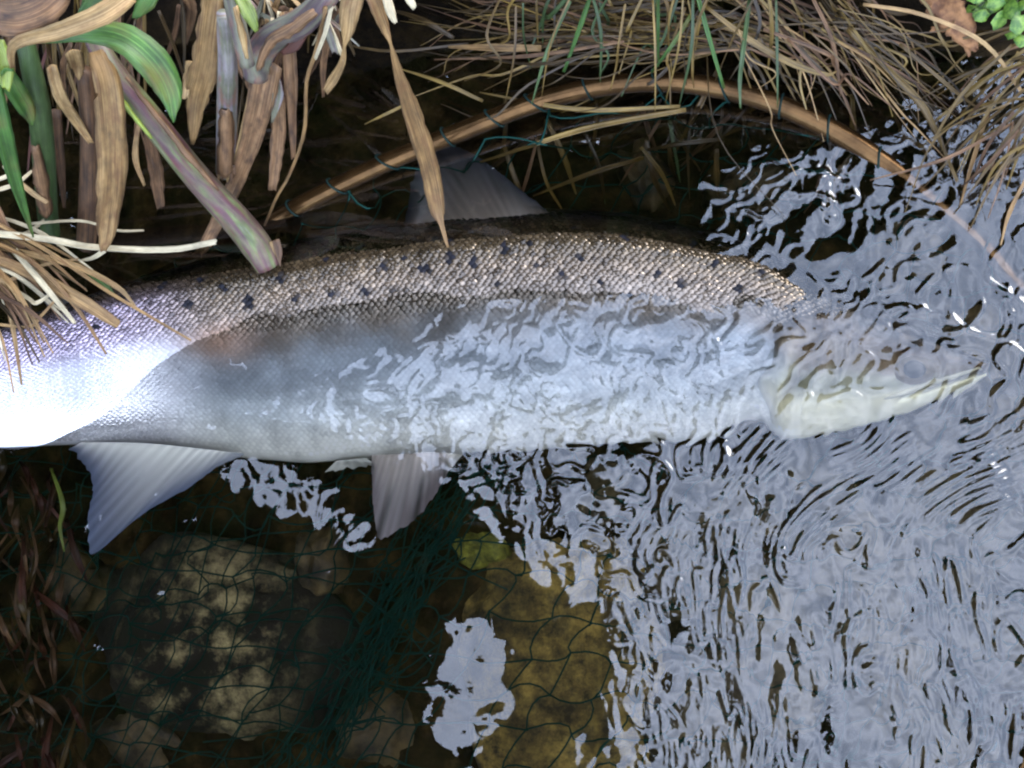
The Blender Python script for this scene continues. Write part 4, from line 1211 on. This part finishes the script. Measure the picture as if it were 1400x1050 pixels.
tuft('grass_tuft', 'drowned straw stems seen through the netting behind the dorsal fin', at(950, 100, -0.05), B5)

# small leafy herb and a rotten leaf in the right corner
herb = empty('herb', at(1400, -20, 0.03), 'small bright green herb with round leaves in the bank corner', 'plant')
hr = random.Random(3)
hb = [(1330, 14), (1340, 6), (1352, 12), (1346, 22), (1362, 4), (1375, 0), (1388, 18), (1396, 8), (1372, 30), (1394, 34), (1336, -4), (1382, 46), (1398, 52), (1380, 14), (1360, -6)]
for k, (x, y) in enumerate(hb):
    c = at(x + hr.gauss(0, 2), y + hr.gauss(0, 2), 0.05 + hr.uniform(-0.012, 0.012))
    rr = hr.uniform(0.0042, 0.0062)
    tl = Vector((hr.gauss(0, 0.4), hr.gauss(0, 0.4), 1)).normalized()
    q = tl.to_track_quat('Z', 'Y')
    V = [c]
    for ring, s in ((0.55, 0.0006), (1.0, -0.0008)):
        for a in range(12):
            t = 2 * math.pi * a / 12
            sc_ = 1 + 0.12 * math.cos(t * 5)
            V.append(c + np.array(q @ Vector((math.cos(t) * rr * ring * sc_, math.sin(t) * rr * ring * 0.85 * sc_, s))))
    F = [(0, 1 + a, 1 + (a + 1) % 12) for a in range(12)] + [(1 + a, 13 + a, 13 + (a + 1) % 12, 1 + (a + 1) % 12) for a in range(12)]
    mesh_obj('leaf', V, F, M['herb'], herb)
for k in range(6):
    x, y = hb[k * 2]
    V, F, U = tube_world(np.array([at(1395, -40, 0.02), at((x + 1395) / 2, (y - 30) / 2, 0.04), at(x, y, 0.048)]), 0.0006, 5)
    mesh_obj('stem', V, F, M['darkgreen'], herb, uv=U)
dl = empty('dead_leaf', at(1290, -20, 0.045), 'ragged rust brown dead leaf on the bank beside the green herb', 'leaf')
leaf('leaf_blade', [(1268, -30, 0.05), (1292, 8, 0.05), (1314, 38, 0.045), (1336, 70, 0.038)], [44, 50, 40, 10], M['rot'], dl, n=26, curl=0.22, ragged=0.35, seed=900)
leaf('leaf_lobe', [(1300, 30, 0.044), (1286, 38, 0.042), (1270, 40, 0.041)], [22, 14, 6], M['rot'], dl, n=10, curl=0.2, ragged=0.3, seed=901)
leaf('leaf_lobe', [(1318, 44, 0.042), (1322, 60, 0.04), (1326, 78, 0.036)], [16, 12, 4], M['rot'], dl, n=10, curl=0.2, ragged=0.3, seed=902)

# reddish drowned weed in the lower left corner
wd = empty('water_weed', at(20, 900, -0.14), 'dark red and brown drowned weed on the bed beneath the anal fin', 'plant')
for k in range(90):
    x0, y0 = g.uniform(-40, 110), g.uniform(600, 1060)
    a = g.gauss(1.45, 0.5)
    ln = g.uniform(40, 120)
    leaf('frond', [(x0, y0, -0.10), (x0 + math.cos(a) * ln * 0.5 + g.gauss(0, 6), y0 + math.sin(a) * ln * 0.5, -0.085), (x0 + math.cos(a) * ln, y0 + math.sin(a) * ln, -0.1)], [3, g.uniform(4, 13), 2],
         M[g.choice(['rust', 'rust', 'brown', 'wetstraw', 'brown'])], wd, n=9, curl=0.3, roll=g.gauss(0, 0.4), seed=1000 + k)
leaf('frond', [(70, 640, -0.06), (86, 690, -0.055), (82, 720, -0.06), (88, 755, -0.065)], [4, 8, 6, 2], M['yellowgreen'], wd, n=14, seed=1200, label='pale green drowned frond')
leaf('frond', [(40, 830, -0.06), (38, 860, -0.06), (42, 890, -0.065)], [4, 6, 2], M['wetstraw'], wd, n=10, seed=1201)

# ------------------------------------------------------------------ unseen alders added for their dark reflection, crowns shaped to its outline
DARK_LOW = [(-400, 500), (240, 500), (440, 535), (490, 600), (540, 640), (600, 648), (690, 715), (760, 790), (836, 842), (852, 950), (815, 1140), (500, 1350), (-500, 1350)]
DARK_UP = [(-500, -450), (1530, -450), (1420, 60), (1262, 130), (1185, 215), (1100, 300), (1000, 352), (800, 420), (640, 462), (520, 500), (460, 530), (200, 480), (-500, 520)]
def added_tree(name, label, poly, hole, trunk_xy, nleaf, seed, H0=3.3, H1=4.9):
    r = np.random.default_rng(seed)
    ps = np.array(poly, float)
    lo, hi = ps.min(0), ps.max(0)
    x = r.uniform(lo[0], hi[0], nleaf * 4); y = r.uniform(lo[1], hi[1], nleaf * 4)
    nn = VNoise(seed + 60)
    ok = inpoly(x + 40 * fbm(nn, x / 90, y / 90, 3), y + 40 * fbm(nn, x / 90 + 30, y / 90, 3), poly)
    for hl in hole or ():
        ok &= ~((((x - hl[0]) / hl[2]) ** 2 + ((y - hl[1]) / hl[3]) ** 2) < 1 + 1.2 * fbm(nn, x / 40, y / 40, 2))
    x, y = x[ok][:nleaf], y[ok][:nleaf]
    H = r.uniform(H0, H1, len(x))
    P = mirror(x, y, H)
    base = np.array([trunk_xy[0], trunk_xy[1], float(ground_z(np.array(trunk_xy[0]), np.array(trunk_xy[1]))) - 0.1])
    e = empty(name, base, label, 'added_tree')
    V, F = [], []
    for i in range(len(x)):
        a = Vector((r.normal(), r.normal(), r.normal() * 0.5)).normalized()
        nrm = Vector((r.normal(0, 0.5), r.normal(0, 0.5), 1)).normalized()
        s = a.cross(nrm).normalized()
        l, w = r.uniform(0.065, 0.105), r.uniform(0.045, 0.07)
        o = len(V)
        p = Vector(P[i])
        V += [p - a * l, p - a * l * 0.2 + s * w, p + a * l, p - a * l * 0.2 - s * w, p - a * l * 0.1 - nrm * 0.012]
        F += [(o, o + 1, o + 4), (o + 1, o + 2, o + 4), (o + 2, o + 3, o + 4), (o + 3, o, o + 4)]
    mesh_obj('crown', np.array([tuple(v) for v in V]), F, M['crown'], e, smooth_shade=False)
    cen = P.mean(0)
    top = np.array([base[0] * 0.55 + cen[0] * 0.45, base[1] * 0.55 + cen[1] * 0.45, H0 + 0.4])
    V, F, U = tube_world(catmull([base, base * 0.7 + top * 0.3 + np.array([0.05, 0.08, 0]), base * 0.35 + top * 0.65, top], 18), np.linspace(0.16, 0.07, 18), 12)
    mesh_obj('trunk', V, F, M['bark'], e)
    idx = r.choice(len(x), 16, replace=False)
    for i in idx:
        q = P[i]
        st = base * 0.3 + top * 0.7 + np.array([0, 0, r.uniform(-0.3, 0.3)])
        V, F, U = tube_world(catmull([st, st * 0.5 + q * 0.5 + np.array([0, 0, 0.25]), q], 10), np.linspace(0.045, 0.008, 10), 7)
        mesh_obj('limb', V, F, M['bark'], e)
    return e
added_tree('added_alder', 'unseen alder added on the left bank, crown shaped to mirror dark below the fish', DARK_LOW, [(640, 945, 62, 105), (352, 650, 40, 26), (400, 678, 40, 26), (448, 706, 40, 26), (492, 736, 40, 26)], (-4.2, -1.4), 15000, 31)
added_tree('added_alder', 'unseen alder added behind the top bank, crown shaped to mirror dark above the fish', DARK_UP, None, (-1.6, 4.4), 26000, 32)
